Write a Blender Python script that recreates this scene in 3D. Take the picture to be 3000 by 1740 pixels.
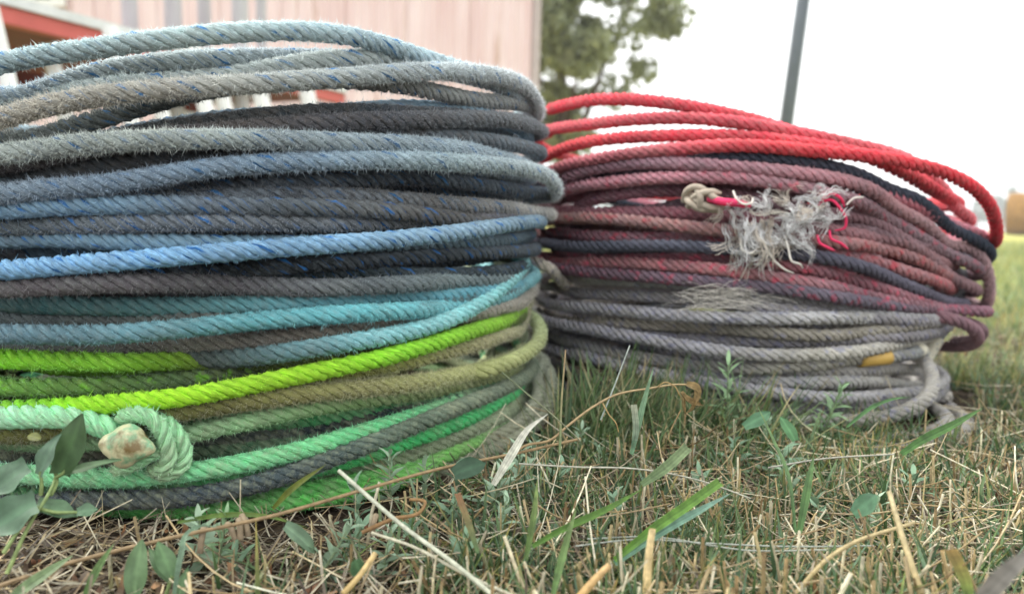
import bpy, math, random
import numpy as np
from mathutils import Vector

# ------------------------------------------------------------------ scene, camera, sky, sun, exposure
for o in list(bpy.data.objects):
    bpy.data.objects.remove(o, do_unlink=True)
scene = bpy.context.scene
COL = scene.collection
rng = np.random.default_rng(7)
random.seed(7)

F_PX = 2200.0                      # focal length in photo pixels (photo is 3000 x 1740)
CAM_H = 0.131
PITCH = math.atan(230 / F_PX)
ROLL = math.radians(1.5)
CAM = np.array([0.0, 0.0, CAM_H])
FWD = np.array([0, math.cos(PITCH), -math.sin(PITCH)])
R0 = np.array([1.0, 0, 0]); U0 = np.array([0, math.sin(PITCH), math.cos(PITCH)])
RIGHT = math.cos(ROLL) * R0 + math.sin(ROLL) * U0
UP = math.cos(ROLL) * U0 - math.sin(ROLL) * R0

cam_d = bpy.data.cameras.new('camera')
cam = bpy.data.objects.new('camera', cam_d); COL.objects.link(cam)
from mathutils import Matrix
M = Matrix((( RIGHT[0], UP[0], -FWD[0], CAM[0]), (RIGHT[1], UP[1], -FWD[1], CAM[1]),
            (RIGHT[2], UP[2], -FWD[2], CAM[2]), (0, 0, 0, 1)))
cam.matrix_world = M
cam_d.sensor_width = 36; cam_d.lens = 36 * F_PX / 3000
cam_d.clip_start = 0.01; cam_d.clip_end = 3000
cam_d.dof.use_dof = True; cam_d.dof.focus_distance = 0.318; cam_d.dof.aperture_fstop = 9.0
scene.camera = cam

SUN_EL, SUN_AZ = math.radians(50), math.radians(-62)     # azimuth from +Y, negative = to the left
world = bpy.data.worlds.new('World'); scene.world = world; world.use_nodes = True
nt = world.node_tree; nt.nodes.clear()
sky = nt.nodes.new('ShaderNodeTexSky'); sky.sky_type = 'NISHITA'; sky.sun_disc = False
sky.sun_elevation = SUN_EL; sky.sun_rotation = SUN_AZ
sky.dust_density = 8; sky.air_density = 1.0; sky.ozone_density = 1.0
hs = nt.nodes.new('ShaderNodeHueSaturation'); hs.inputs['Saturation'].default_value = 0.10
hs.inputs['Value'].default_value = 1.0
mxw = nt.nodes.new('ShaderNodeMix'); mxw.data_type = 'RGBA'; mxw.inputs[0].default_value = 0.72
mxw.inputs[7].default_value = (10.3, 10.5, 10.5, 1)       # smoke haze: the same white in every direction
bg = nt.nodes.new('ShaderNodeBackground'); bg.inputs['Strength'].default_value = 0.10
outw = nt.nodes.new('ShaderNodeOutputWorld')
nt.links.new(sky.outputs[0], hs.inputs['Color']); nt.links.new(hs.outputs[0], mxw.inputs[6])
nt.links.new(mxw.outputs[2], bg.inputs[0]); nt.links.new(bg.outputs[0], outw.inputs[0])

sun_d = bpy.data.lights.new('sun', 'SUN'); sun_d.energy = 1.0; sun_d.angle = math.radians(12)
sun_d.color = (1.0, 0.95, 0.88)
sun = bpy.data.objects.new('sun', sun_d); COL.objects.link(sun)
sdir = Vector((math.sin(SUN_AZ) * math.cos(SUN_EL), math.cos(SUN_AZ) * math.cos(SUN_EL), math.sin(SUN_EL)))
sun.rotation_euler = sdir.to_track_quat('Z', 'Y').to_euler()
sun.location = sdir * 30

scene.view_settings.view_transform = 'Standard'; scene.view_settings.look = 'None'
scene.view_settings.exposure = 1.42; scene.view_settings.gamma = 1.0
scene.view_settings.use_curve_mapping = False

# ------------------------------------------------------------------ helpers
def lin(h, gain=1.0):
    h = h.lstrip('#')
    c = np.array([int(h[i:i + 2], 16) / 255 for i in (0, 2, 4)])
    c = np.where(c <= 0.04045, c / 12.92, ((c + 0.055) / 1.055) ** 2.4) * gain
    return np.clip(c, 0, 0.92)

def ray(px, py):
    return RIGHT * ((px - 1500) / F_PX) + UP * ((870 - py) / F_PX) + FWD

def at(px, py, depth):
    return CAM + ray(px, py) * depth

def ground(px, py, z=0.0):
    d = ray(px, py)
    return CAM + d * ((z - CAM_H) / d[2])

def at_y(px, py, Y):
    d = ray(px, py)
    return CAM + d * ((Y - CAM[1]) / d[1])

def tag(o, label=None, cat=None, group=None, kind=None):
    if label: o['label'] = label
    if cat: o['category'] = cat
    if group: o['group'] = group
    if kind: o['kind'] = kind
    return o

def empty(name, loc=(0, 0, 0)):
    o = bpy.data.objects.new(name, None); o.location = loc; o.empty_display_size = 0.02
    COL.objects.link(o); return o

def mesh_obj(name, verts, faces, mat, parent=None, col=None, attrs=None, smooth=True):
    """verts (N,3) in world space, faces (F,k) array with the same k (or list of lists)"""
    verts = np.asarray(verts, dtype=np.float32)
    if parent is not None:
        verts = verts - np.array(world_loc(parent), dtype=np.float32)
    me = bpy.data.meshes.new(name)
    if isinstance(faces, np.ndarray):
        k = faces.shape[1]; nf = faces.shape[0]
        me.vertices.add(len(verts)); me.vertices.foreach_set('co', verts.ravel())
        me.loops.add(nf * k); me.loops.foreach_set('vertex_index', faces.astype(np.int32).ravel())
        me.polygons.add(nf); me.polygons.foreach_set('loop_start', np.arange(0, nf * k, k, dtype=np.int32))
        try: me.polygons.foreach_set('loop_total', np.full(nf, k, dtype=np.int32))
        except Exception: pass
        me.update(calc_edges=True)
    else:
        me.from_pydata([tuple(v) for v in verts], [], faces); me.update()
    if smooth:
        me.polygons.foreach_set('use_smooth', np.ones(len(me.polygons), dtype=bool))
    if col is not None:
        a = me.color_attributes.new('col', 'FLOAT_COLOR', 'POINT')
        c = np.ones((len(verts), 4), dtype=np.float32); c[:, :3] = col
        a.data.foreach_set('color', c.ravel())
    if attrs:
        for n, v in attrs.items():
            a = me.attributes.new(n, 'FLOAT_VECTOR', 'POINT')
            a.data.foreach_set('vector', np.asarray(v, dtype=np.float32).ravel())
    me.materials.append(mat)
    o = bpy.data.objects.new(name, me); COL.objects.link(o)
    if parent is not None: o.parent = parent
    return o

def world_loc(o):
    v = np.zeros(3)
    while o is not None:
        v += np.array(o.location); o = o.parent
    return v

class MB:
    """collects boxes / tubes into one mesh"""
    def __init__(s): s.v = []; s.f = []
    def add(s, v, f):
        b = len(s.v); s.v += [tuple(p) for p in v]; s.f += [[i + b for i in q] for q in f]
    def box(s, lo, hi, M3=None, org=None):
        x0, y0, z0 = lo; x1, y1, z1 = hi
        v = [(x0,y0,z0),(x1,y0,z0),(x1,y1,z0),(x0,y1,z0),(x0,y0,z1),(x1,y0,z1),(x1,y1,z1),(x0,y1,z1)]
        if M3 is not None: v = [tuple(np.array(org) + M3 @ np.array(p)) for p in v]
        s.add(v, [[0,3,2,1],[4,5,6,7],[0,1,5,4],[1,2,6,5],[2,3,7,6],[3,0,4,7]])
    def tube(s, pts, rad, k=10, cap=True, ribs=0.0):
        pts = np.asarray(pts, float); n = len(pts)
        rad = np.broadcast_to(np.asarray(rad, float), (n,))
        T, N, B = frames(pts)
        v = []
        for i in range(n):
            for j in range(k):
                a = 2 * math.pi * j / k
                rr = rad[i] * (1 - (ribs if j % 2 else 0))
                v.append(pts[i] + rr * (math.cos(a) * N[i] + math.sin(a) * B[i]))
        f = [[i*k+j, i*k+(j+1)%k, (i+1)*k+(j+1)%k, (i+1)*k+j] for i in range(n-1) for j in range(k)]
        if cap: f += [list(range(k))[::-1], [(n-1)*k+j for j in range(k)]]
        s.add(v, f)
    def build(s, name, mat, parent=None, smooth=False):
        o = mesh_obj(name, np.array(s.v), s.f, mat, parent, smooth=smooth)
        return o

def frames(P):
    P = np.asarray(P, float)
    T = np.gradient(P, axis=0); T /= np.linalg.norm(T, axis=1)[:, None] + 1e-12
    N = np.zeros_like(P)
    ref = np.array([0, -1.0, 0.02]) if abs(T[0][1]) < 0.9 else np.array([1.0, 0, 0])
    n = ref - T[0] * ref.dot(T[0]); n /= np.linalg.norm(n)
    N[0] = n
    for i in range(1, len(P)):
        n = n - T[i] * n.dot(T[i]); n /= np.linalg.norm(n) + 1e-12
        N[i] = n
    B = np.cross(T, N)
    return T, N, B

# ------------------------------------------------------------------ materials
def new_mat(name):
    m = bpy.data.materials.new(name); m.use_nodes = True
    n = m.node_tree; n.nodes.clear()
    return m, n

def N_(nt, typ, **kw):
    n = nt.nodes.new(typ)
    for k, v in kw.items(): setattr(n, k, v)
    return n

def mix_rgb(nt, fac, a, b, blend='MIX'):
    m = nt.nodes.new('ShaderNodeMix'); m.data_type = 'RGBA'; m.blend_type = blend
    for s, v in ((0, fac), (6, a), (7, b)):
        if isinstance(v, (int, float)): m.inputs[s].default_value = v
        elif isinstance(v, (tuple, list, np.ndarray)): m.inputs[s].default_value = (*[float(x) for x in v][:3], 1)
        else: nt.links.new(v, m.inputs[s])
    return m.outputs[2]

def ramp(nt, inp, p0, p1, c0=(0, 0, 0, 1), c1=(1, 1, 1, 1)):
    r = nt.nodes.new('ShaderNodeValToRGB')
    r.color_ramp.elements[0].position = p0; r.color_ramp.elements[1].position = p1
    r.color_ramp.elements[0].color = c0; r.color_ramp.elements[1].color = c1
    nt.links.new(inp, r.inputs[0]); return r.outputs[0]

def noise(nt, vec, scale, detail=3, rough=0.6):
    n = nt.nodes.new('ShaderNodeTexNoise'); n.inputs['Scale'].default_value = scale
    n.inputs['Detail'].default_value = detail; n.inputs['Roughness'].default_value = rough
    if vec is not None: nt.links.new(vec, n.inputs['Vector'])
    return n.outputs['Fac']

def finish(nt, color, rough=0.8, bump=None, bstr=0.3, bdist=0.001, trans=0.0, spec=0.3):
    b = nt.nodes.new('ShaderNodeBsdfPrincipled')
    if isinstance(color, (tuple, list, np.ndarray)): b.inputs['Base Color'].default_value = (*[float(x) for x in color][:3], 1)
    else: nt.links.new(color, b.inputs['Base Color'])
    if isinstance(rough, (int, float)): b.inputs['Roughness'].default_value = rough
    else: nt.links.new(rough, b.inputs['Roughness'])
    b.inputs['Specular IOR Level'].default_value = spec
    if bump is not None:
        bp = nt.nodes.new('ShaderNodeBump'); bp.inputs['Strength'].default_value = bstr
        bp.inputs['Distance'].default_value = bdist
        nt.links.new(bump, bp.inputs['Height']); nt.links.new(bp.outputs[0], b.inputs['Normal'])
    out = nt.nodes.new('ShaderNodeOutputMaterial')
    if trans > 0:
        t = nt.nodes.new('ShaderNodeBsdfTranslucent')
        if isinstance(color, (tuple, list, np.ndarray)): t.inputs['Color'].default_value = (*[float(x) for x in color][:3], 1)
        else: nt.links.new(color, t.inputs['Color'])
        ms = nt.nodes.new('ShaderNodeMixShader'); ms.inputs[0].default_value = trans
        nt.links.new(b.outputs[0], ms.inputs[1]); nt.links.new(t.outputs[0], ms.inputs[2])
        nt.links.new(ms.outputs[0], out.inputs[0])
    else:
        nt.links.new(b.outputs[0], out.inputs[0])

def rope_material(name, dirt='#7d766a', dirt_amt=0.5, tracer=None, fleck=None, fleck_amt=0.0):
    m, n = new_mat(name)
    col = N_(n, 'ShaderNodeAttribute', attribute_name='col').outputs['Color']
    rc = N_(n, 'ShaderNodeAttribute', attribute_name='rc').outputs['Vector']   # u (m), v (turns), strand*10+loop
    obj = N_(n, 'ShaderNodeNewGeometry').outputs['Position']
    # yarns: fine lines that run along the rope axis within each strand
    sep = N_(n, 'ShaderNodeSeparateXYZ'); n.links.new(rc, sep.inputs[0])
    ma = N_(n, 'ShaderNodeMath', operation='MULTIPLY_ADD'); n.links.new(sep.outputs[0], ma.inputs[0])
    ma.inputs[1].default_value = 38.0; n.links.new(sep.outputs[1], ma.inputs[2])
    comb = N_(n, 'ShaderNodeCombineXYZ')
    u2 = N_(n, 'ShaderNodeMath', operation='MULTIPLY'); u2.inputs[1].default_value = 60
    n.links.new(sep.outputs[0], u2.inputs[0])
    v2 = N_(n, 'ShaderNodeMath', operation='MULTIPLY'); v2.inputs[1].default_value = 14
    n.links.new(ma.outputs[0], v2.inputs[0])
    n.links.new(u2.outputs[0], comb.inputs[0]); n.links.new(v2.outputs[0], comb.inputs[1]); n.links.new(sep.outputs[2], comb.inputs[2])
    yarn = noise(n, comb.outputs[0], 1.6, 3, 0.65)
    c = col
    # patches of colour dust and dirt
    patch = noise(n, obj, 75, 4, 0.62)
    pf = ramp(n, patch, 0.42, 0.68)
    pm = N_(n, 'ShaderNodeMath', operation='MULTIPLY'); pm.inputs[1].default_value = dirt_amt
    n.links.new(pf, pm.inputs[0])
    c = mix_rgb(n, pm.outputs[0], c, lin(dirt))
    fine = ramp(n, noise(n, obj, 420, 3, 0.6), 0.47, 0.66)
    fn = N_(n, 'ShaderNodeMath', operation='MULTIPLY'); fn.inputs[1].default_value = min(0.9, dirt_amt * 0.9)
    n.links.new(fine, fn.inputs[0]); c = mix_rgb(n, fn.outputs[0], c, lin(dirt, 1.25))
    if fleck:
        ff = ramp(n, noise(n, obj, 190, 2, 0.5), 0.56, 0.66)
        fm = N_(n, 'ShaderNodeMath', operation='MULTIPLY'); fm.inputs[1].default_value = fleck_amt
        n.links.new(ff, fm.inputs[0]); c = mix_rgb(n, fm.outputs[0], c, lin(fleck))
    if tracer:
        vv = N_(n, 'ShaderNodeMath', operation='FRACT'); n.links.new(ma.outputs[0], vv.inputs[0])
        t0 = ramp(n, vv.outputs[0], 0.06, 0.10); t1 = ramp(n, vv.outputs[0], 0.16, 0.22, (1,1,1,1), (0,0,0,1))
        tm = N_(n, 'ShaderNodeMath', operation='MULTIPLY'); n.links.new(t0, tm.inputs[0]); n.links.new(t1, tm.inputs[1])
        gate = ramp(n, noise(n, obj, 90, 2), 0.42, 0.56, (0, 0, 0, 1), (0.95, 0.95, 0.95, 1))
        tg = N_(n, 'ShaderNodeMath', operation='MULTIPLY'); n.links.new(tm.outputs[0], tg.inputs[0]); n.links.new(gate, tg.inputs[1])
        c = mix_rgb(n, tg.outputs[0], c, lin(tracer))
    val = ramp(n, yarn, 0.25, 0.78, (0.5, 0.5, 0.5, 1), (1.42, 1.42, 1.42, 1))
    c = mix_rgb(n, 1.0, c, val, 'MULTIPLY')
    big = ramp(n, noise(n, obj, 22, 3, 0.6), 0.3, 0.75, (0.74, 0.74, 0.74, 1), (1.18, 1.18, 1.16, 1))
    c = mix_rgb(n, 1.0, c, big, 'MULTIPLY')
    finish(n, c, 0.86, yarn, 0.75, 0.0009, spec=0.22)
    return m

def attr_material(name, rough=0.7, trans=0.25, var=0.25, scale=300, spec=0.3):
    m, n = new_mat(name)
    col = N_(n, 'ShaderNodeAttribute', attribute_name='col').outputs['Color']
    obj = N_(n, 'ShaderNodeNewGeometry').outputs['Position']
    v = ramp(n, noise(n, obj, scale, 3, 0.6), 0.3, 0.72, (1 - var,) * 3 + (1,), (1 + var,) * 3 + (1,))
    c = mix_rgb(n, 1.0, col, v, 'MULTIPLY')
    finish(n, c, rough, trans=trans, spec=spec)
    return m

def plain(name, hexc, rough=0.7, scale=30, var=0.15, spec=0.3, bump=0.0, gain=1.0, trans=0.0):
    m, n = new_mat(name)
    obj = N_(n, 'ShaderNodeNewGeometry').outputs['Position']
    nz = noise(n, obj, scale, 4, 0.6)
    v = ramp(n, nz, 0.3, 0.72, (1 - var,) * 3 + (1,), (1 + var,) * 3 + (1,))
    c = mix_rgb(n, 1.0, lin(hexc, gain), v, 'MULTIPLY')
    finish(n, c, rough, nz if bump else None, bump, 0.002, trans=trans, spec=spec)
    return m

M_FUZZ = attr_material('fuzz_fibre', 0.8, 0.45, 0.2, 200, 0.2)
M_GRASS = attr_material('grass_blade', 0.55, 0.30, 0.28, 260, 0.35)
M_STRAW = attr_material('dry_straw', 0.6, 0.18, 0.30, 380, 0.3)
M_LEAF = attr_material('weed_leaf', 0.55, 0.25, 0.22, 160, 0.4)
# ------------------------------------------------------------------ the setting: ground, building, far things
def ground_material():
    m, n = new_mat('soil_and_dry_field')
    obj = N_(n, 'ShaderNodeNewGeometry').outputs['Position']
    a = noise(n, obj, 60, 5, 0.65); b = noise(n, obj, 0.8, 4, 0.6); c5 = noise(n, obj, 420, 3, 0.6)
    soil = mix_rgb(n, ramp(n, a, 0.35, 0.7), lin('#1f1914'), lin('#42372c'))  # dark soil, deepened further to carry shadow between the stems
    soil = mix_rgb(n, ramp(n, c5, 0.5, 0.75), soil, lin('#5c5040'))
    fld = mix_rgb(n, ramp(n, b, 0.35, 0.65), lin('#9c9a55'), lin('#c2b26c'))
    fld = mix_rgb(n, ramp(n, noise(n, obj, 9, 4, 0.7), 0.4, 0.7), fld, lin('#7f8f4c'))
    # bare litter close to the coils, mown grass further out
    sp = N_(n, 'ShaderNodeSeparateXYZ'); n.links.new(obj, sp.inputs[0])
    far = N_(n, 'ShaderNodeMapRange'); far.inputs[1].default_value = 0.75; far.inputs[2].default_value = 2.2
    n.links.new(sp.outputs[1], far.inputs[0])
    c = mix_rgb(n, far.outputs[0], soil, fld)
    finish(n, c, 0.95, a, 0.8, 0.004, spec=0.1)
    return m

def hill(x, y):
    # almost flat; tiny unevenness near, a gentle rise far away
    d = np.sqrt(x * x + y * y)
    return 0.0025 * np.sin(x * 31 + 1.3) * np.sin(y * 27) * np.clip(1.5 - d, 0, 1) - 0.0015

xs = np.concatenate([-np.geomspace(280, 0.6, 40), np.linspace(-0.55, 0.75, 60), np.geomspace(0.8, 280, 40)])
ys = np.concatenate([-np.geomspace(60, 0.3, 14), np.linspace(-0.2, 1.3, 70), np.geomspace(1.4, 320, 50)])
X, Y = np.meshgrid(xs, ys); Z = hill(X, Y)
V = np.stack([X.ravel(), Y.ravel(), Z.ravel()], 1)
nx, ny = len(xs), len(ys)
I = (np.arange(ny - 1)[:, None] * nx + np.arange(nx - 1)[None]).ravel()
Fq = np.stack([I, I + 1, I + nx + 1, I + nx], 1)
g = mesh_obj('ground', V, Fq, ground_material()); tag(g, 'brown soil with dry litter running out into a mown field', 'ground', kind='structure')

# --- pink metal building with ribbed cladding
def wall_material():
    m, n = new_mat('faded_pink_steel')
    obj = N_(n, 'ShaderNodeNewGeometry').outputs['Position']
    mp = N_(n, 'ShaderNodeMapping'); mp.inputs['Scale'].default_value = (9, 9, 0.9)
    n.links.new(obj, mp.inputs[0])
    st = noise(n, mp.outputs[0], 1.0, 5, 0.65)
    c = mix_rgb(n, ramp(n, st, 0.35, 0.7), lin('#e8d6d5'), lin('#d8bcba'))
    mp2 = N_(n, 'ShaderNodeMapping'); mp2.inputs['Scale'].default_value = (7, 7, 0.8); mp2.inputs['Location'].default_value = (3, 1, 2)
    n.links.new(obj, mp2.inputs[0])
    rust = ramp(n, noise(n, mp2.outputs[0], 1.0, 4, 0.6), 0.63, 0.74)
    c = mix_rgb(n, rust, c, lin('#a8815f'))
    finish(n, c, 0.75, spec=0.2)
    return m
M_WALL = wall_material()
WY = 5.2                                           # distance of the wall
wr = at_y(1556, 300, WY)[0]
bld = empty('metal_building', (wr - 3.5, WY, 0))
tag(bld, 'faded pink metal building with ribbed cladding and rust streaks behind the coils', 'building')
pw = 0.42; k = 0
x1 = wr
while x1 > wr - 7.2:
    # one cladding sheet: four standing ribs on a flat pan
    x0 = x1 - pw
    prof = []; nr = 4; rw = pw / nr
    for r in range(nr):
        a = x0 + r * rw
        prof += [(a + 0.001, 0), (a + rw * 0.55, 0), (a + rw * 0.66, -0.014), (a + rw * 0.86, -0.014), (a + rw * 0.97, 0)]
    prof.append((x1 - 0.0005, 0))
    lift = 0.002 * (k % 2)
    v = [(x, WY + y - lift, z) for z in (0.0, 3.3) for x, y in prof]; npz = len(prof)
    f = [[i, i + 1, npz + i + 1, npz + i] for i in range(npz - 1)]
    mesh_obj('cladding_panel', np.array(v), f, M_WALL, bld, smooth=False)
    x1 = x0; k += 1
mb = MB(); mb.box((wr - 7.3, WY + 0.02, 0), (wr - 0.01, WY + 5, 3.28)); mb.build('wall', M_WALL, bld)
mb = MB(); mb.box((wr, WY - 0.03, 0), (wr + 0.05, WY + 0.06, 3.35)); mb.build('corner_trim', plain('grey_corner_trim', '#b9aca9', 0.6, 4), bld)
mb = MB(); mb.box((wr - 7.5, WY - 0.25, 3.36), (wr + 0.25, WY + 5.2, 3.46)); mb.build('roof', plain('roof_steel', '#9a9a98', 0.6, 4), bld)
M_WHITE = plain('white_paint', '#e6e5e2', 0.5, 12, 0.08)
p0 = at_y(90, 14, WY); p1 = at_y(200, 14, WY)
win = MB(); win.box((p0[0], WY - 0.05, p0[2] - 0.02), (p1[0], WY - 0.017, p0[2] + 0.55)); wo = win.build('window', M_WHITE, bld)
mb = MB(); mb.box((p0[0] + 0.06, WY - 0.056, p0[2] + 0.025), (p1[0] - 0.09, WY - 0.051, p0[2] + 0.5))
mb.build('pane', plain('dark_window_glass', '#4a5362', 0.1, 3, 0.1, 0.5), wo)

# --- low red platform with pale trim and ribbed white pipe legs, in front of the building
M_RED = plain('red_painted_steel', '#c0605a', 0.55, 9, 0.12)
M_RED_SHADE = plain('red_deck_shade', '#6e2c28', 0.6, 9, 0.15)  # same red, darkened to carry the shadow under the platform
M_TRIM = plain('pale_weathered_trim', '#cfd2d4', 0.55, 14, 0.12)
M_PIPE = plain('ribbed_white_pipe', '#dfe0e0', 0.45, 10, 0.06)
M_PIPEG = plain('ribbed_grey_pipe', '#b4b3b6', 0.5, 10, 0.06)
A = at(-150, -52, 1.95); Bp = at(1010, 240, 3.45)
Bp[2] = A[2]
plat = empty('low_platform', ((A[0] + Bp[0]) / 2, (A[1] + Bp[1]) / 2, 0))
tag(plat, 'low red platform with pale trim on ribbed pipe legs by the pink building', 'platform')
ax = Bp - A; L = np.linalg.norm(ax); ax /= L
nb = np.array([-ax[1], ax[0], 0])                  # pointing away from the camera
M3 = np.stack([ax, nb, [0, 0, 1]], 1)
ztop = A[2]
def pbox(name, lo, hi, mat):
    mb = MB(); mb.box(lo, hi, M3, (A[0], A[1], 0)); return mb.build(name, mat, plat)
th = 0.048
pbox('edge_trim', (-0.4, -0.012, ztop - 0.022), (L, 0.05, ztop + 0.006), M_TRIM)
pbox('front_beam', (-0.4, 0.0, ztop - 0.07), (L, 0.045, ztop - 0.024), M_RED)
pbox('deck', (-0.4, 0.052, ztop - 0.05), (L - 0.02, 0.85, ztop - 0.006), M_RED_SHADE)
pbox('back_beam', (-0.4, 0.86, ztop - 0.10), (L - 0.02, 0.90, ztop - 0.01), M_RED_SHADE)
for px, py, dd in ((22, 232, 1.8), (158, 200, 2.35), (382, 345, 2.1), (468, 312, 2.5), (600, 305, 2.25), (655, 305, 2.75), (768, 300, 2.5), (905, 297, 3.0)):
    c = at(px, py, dd); w = 0.0195 * dd / 2 * 1.05
    lean = np.array([-0.22, 0.02, 1.0])
    top = c + lean * ((ztop - 0.075) - c[2]); bot = c - lean * c[2]
    bot[2] = 0
    mb = MB(); mb.tube([bot, (bot + top) / 2, top], w, 28, ribs=0.06); mb.build('pipe_leg', M_PIPE, plat)
for px, dd, w in ((382, 2.75, 45), (512, 2.9, 50), (603, 3.1, 38), (708, 3.0, 46), (770, 3.3, 30)):
    c = at(px, 60, dd); r = w / 2 * dd / F_PX
    top = c + np.array([-0.02, 0, 1.0]) * 0.5; bot = c.copy(); bot[2] = ztop - 0.004 if dd < 2.9 else 0.0
    mb = MB(); mb.tube([bot, (bot + top) / 2, top], r, 28, ribs=0.06); mb.build('stake_pipe', M_PIPEG, plat)
pbox('cross_rail', (0.55, 0.28, ztop - 0.20), (1.1, 0.30, ztop - 0.18), M_PIPE)

# --- leaning steel pole
pd = 8.0
p_t = at(2362, -60, pd); p_b = at(2312, 300, pd); dirp = (p_t - p_b) / (p_t[2] - p_b[2])
foot = p_b - dirp * p_b[2]; head = p_b + dirp * 3.6
mb = MB(); mb.tube([foot, (foot + head) / 2, head], [0.074, 0.072, 0.07], 16)
mb.build('pole', plain('dark_grey_pole', '#5d666f', 0.6, 12, 0.12), None, True)
po = bpy.data.objects['pole']
tag(po, 'dark grey steel pole rising behind the red rope coil against the white sky', 'pole')

# --- round hay bale
def hay_material():
    m, n = new_mat('round_bale_hay')
    obj = N_(n, 'ShaderNodeNewGeometry').outputs['Position']
    c = mix_rgb(n, ramp(n, noise(n, obj, 14, 5, 0.7), 0.35, 0.7), lin('#6e4f2c'), lin('#b98f52'))
    finish(n, c, 0.9, noise(n, obj, 22, 4, 0.7), 0.9, 0.05, spec=0.1); return m
M_HAY = hay_material()
bd = 26.0
bc = at_y(2990, 640, bd); R = 0.74
def round_bale(cx, cy, yaw, label, grp=None):
    hb = empty('hay_bale', (cx, cy, 0)); tag(hb, label, 'hay bale', grp)
    ca, sa = math.cos(yaw), math.sin(yaw)
    vs, fs = [], []; nseg, nl = 40, 7
    for i in range(nl):
        t = i / (nl - 1) * 2 - 1
        for j in range(nseg):
            a = 2 * math.pi * j / nseg
            r = R * (1 - 0.05 * abs(t) ** 6 + 0.012 * math.sin(7 * a + 3 * t) + 0.008 * rng.standard_normal())
            lx, ly, lz = t * 0.62, r * math.cos(a), r * math.sin(a)
            vs.append((cx + lx * ca - ly * sa, cy + lx * sa + ly * ca, max(0.0, lz + R * 0.985)))
    fs = [[i*nseg+j, i*nseg+(j+1)%nseg, (i+1)*nseg+(j+1)%nseg, (i+1)*nseg+j] for i in range(nl-1) for j in range(nseg)]
    mesh_obj('bale_body', np.array(vs), fs, M_HAY, hb)
    for sgn in (-1, 1):       # rolled spiral end faces: rings of hay, each a little in or out
        vs, fs = [], []; nrg = 12
        for q in range(nrg + 1):
            rr = R * 0.955 * q / nrg
            for j in range(nseg):
                a = 2 * math.pi * j / nseg
                off = 0.018 * math.sin((q / nrg * 7 + a / (2 * math.pi)) * 2 * math.pi) + 0.01 * rng.standard_normal()
                lx, ly, lz = sgn * (0.62 + off), rr * math.cos(a), rr * math.sin(a)
                vs.append((cx + lx * ca - ly * sa, cy + lx * sa + ly * ca, max(0.0, lz + R * 0.985)))
        fs = [[q*nseg+j, q*nseg+(j+1)%nseg, (q+1)*nseg+(j+1)%nseg, (q+1)*nseg+j] for q in range(nrg) for j in range(nseg)]
        mesh_obj('bale_end', np.array(vs), fs, M_HAY, hb)
    return hb
round_bale(bc[0] + 0.28, bd, math.radians(-38), 'round golden hay bale standing in the mown field')

# --- trees
def leaf_cloud(n, centres, radii, size, col_a, col_b, light_dir=None):
    """leaf quads scattered through clump spheres"""
    k = rng.integers(0, len(centres), n)
    d = rng.standard_normal((n, 3)); d /= np.linalg.norm(d, axis=1)[:, None]
    rr = rng.random(n) ** 0.45
    P = centres[k] + d * (rr * radii[k])[:, None] * np.array([1, 1, 0.85])
    a = rng.standard_normal((n, 3)); a /= np.linalg.norm(a, axis=1)[:, None]
    b = np.cross(a, rng.standard_normal((n, 3))); b /= np.linalg.norm(b, axis=1)[:, None]
    s = size * (0.6 + 0.8 * rng.random(n))[:, None]
    V = np.stack([P - a * s, P + b * s * 0.45, P + a * s, P - b * s * 0.45], 1).reshape(-1, 3)
    Fq = np.arange(n * 4).reshape(n, 4)
    t = (rng.random(n) * 0.6 + 0.4 * rng.random(len(centres))[k])[:, None]
    C = col_a * (1 - t) + col_b * t
    return V, Fq, np.repeat(C, 4, 0)

M_TREE = attr_material('tree_leaf', 0.6, 0.35, 0.2, 3, 0.3)
M_BARK = plain('tree_bark', '#5e544a', 0.9, 14, 0.25, 0.1, 0.5)
def tree(base, height, crown_c, crown_r, n_clump, n_leaf, leaf, ca, cb, label, name='tree', trunk_r=0.16, grp=None, limbs=9):
    t = empty(name, tuple(base)); tag(t, label, 'tree', grp)
    base = np.array(base); cc = np.array(crown_c)
    d = rng.standard_normal((n_clump, 3)); d /= np.linalg.norm(d, axis=1)[:, None]
    rad = rng.random(n_clump) ** 0.4
    cen = cc + d * rad[:, None] * np.array(crown_r)
    rr = min(crown_r) * (0.12 + 0.17 * rng.random(n_clump))
    V, Fq, C = leaf_cloud(n_leaf, cen, rr, leaf, lin(ca), lin(cb))
    mesh_obj('crown', V, Fq, M_TREE, t, col=C, smooth=False)
    mb = MB()
    top = cc + np.array([0, 0, crown_r[2] * 0.4])
    pts = [base + (top - base) * q + np.array([0.12 * math.sin(q * 5), 0.1 * math.sin(q * 4 + 1), 0]) * q for q in np.linspace(0, 1, 8)]
    mb.tube(pts, np.linspace(trunk_r, trunk_r * 0.25, 8), 10); mb.build('trunk', M_BARK, t, True)
    for i in range(limbs):
        q = 0.28 + 0.55 * i / limbs
        s = pts[int(q * 7)]; e = cen[int(i * n_clump / limbs)]
        mid = (s + e) / 2 + np.array([0, 0, 0.12 * height * 0.2])
        mb = MB(); mb.tube([s, mid, e], [trunk_r * 0.45, trunk_r * 0.25, trunk_r * 0.08], 7); mb.build('limb', M_BARK, t, True)
    return t

td = 13.0
tb = at_y(1650, 640, td); tcc = at_y(1620, -60, td)
tree((tb[0], td, 0), 6.5, (tcc[0], td, tcc[2] - 0.1), (2.35, 1.7, 2.7), 140, 27000, 0.08, '#838b70', '#aab088',  # leaf colours paled to stand in for glare and haze
     'bushy green tree with a loose ragged edge beside the pink building')
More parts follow.
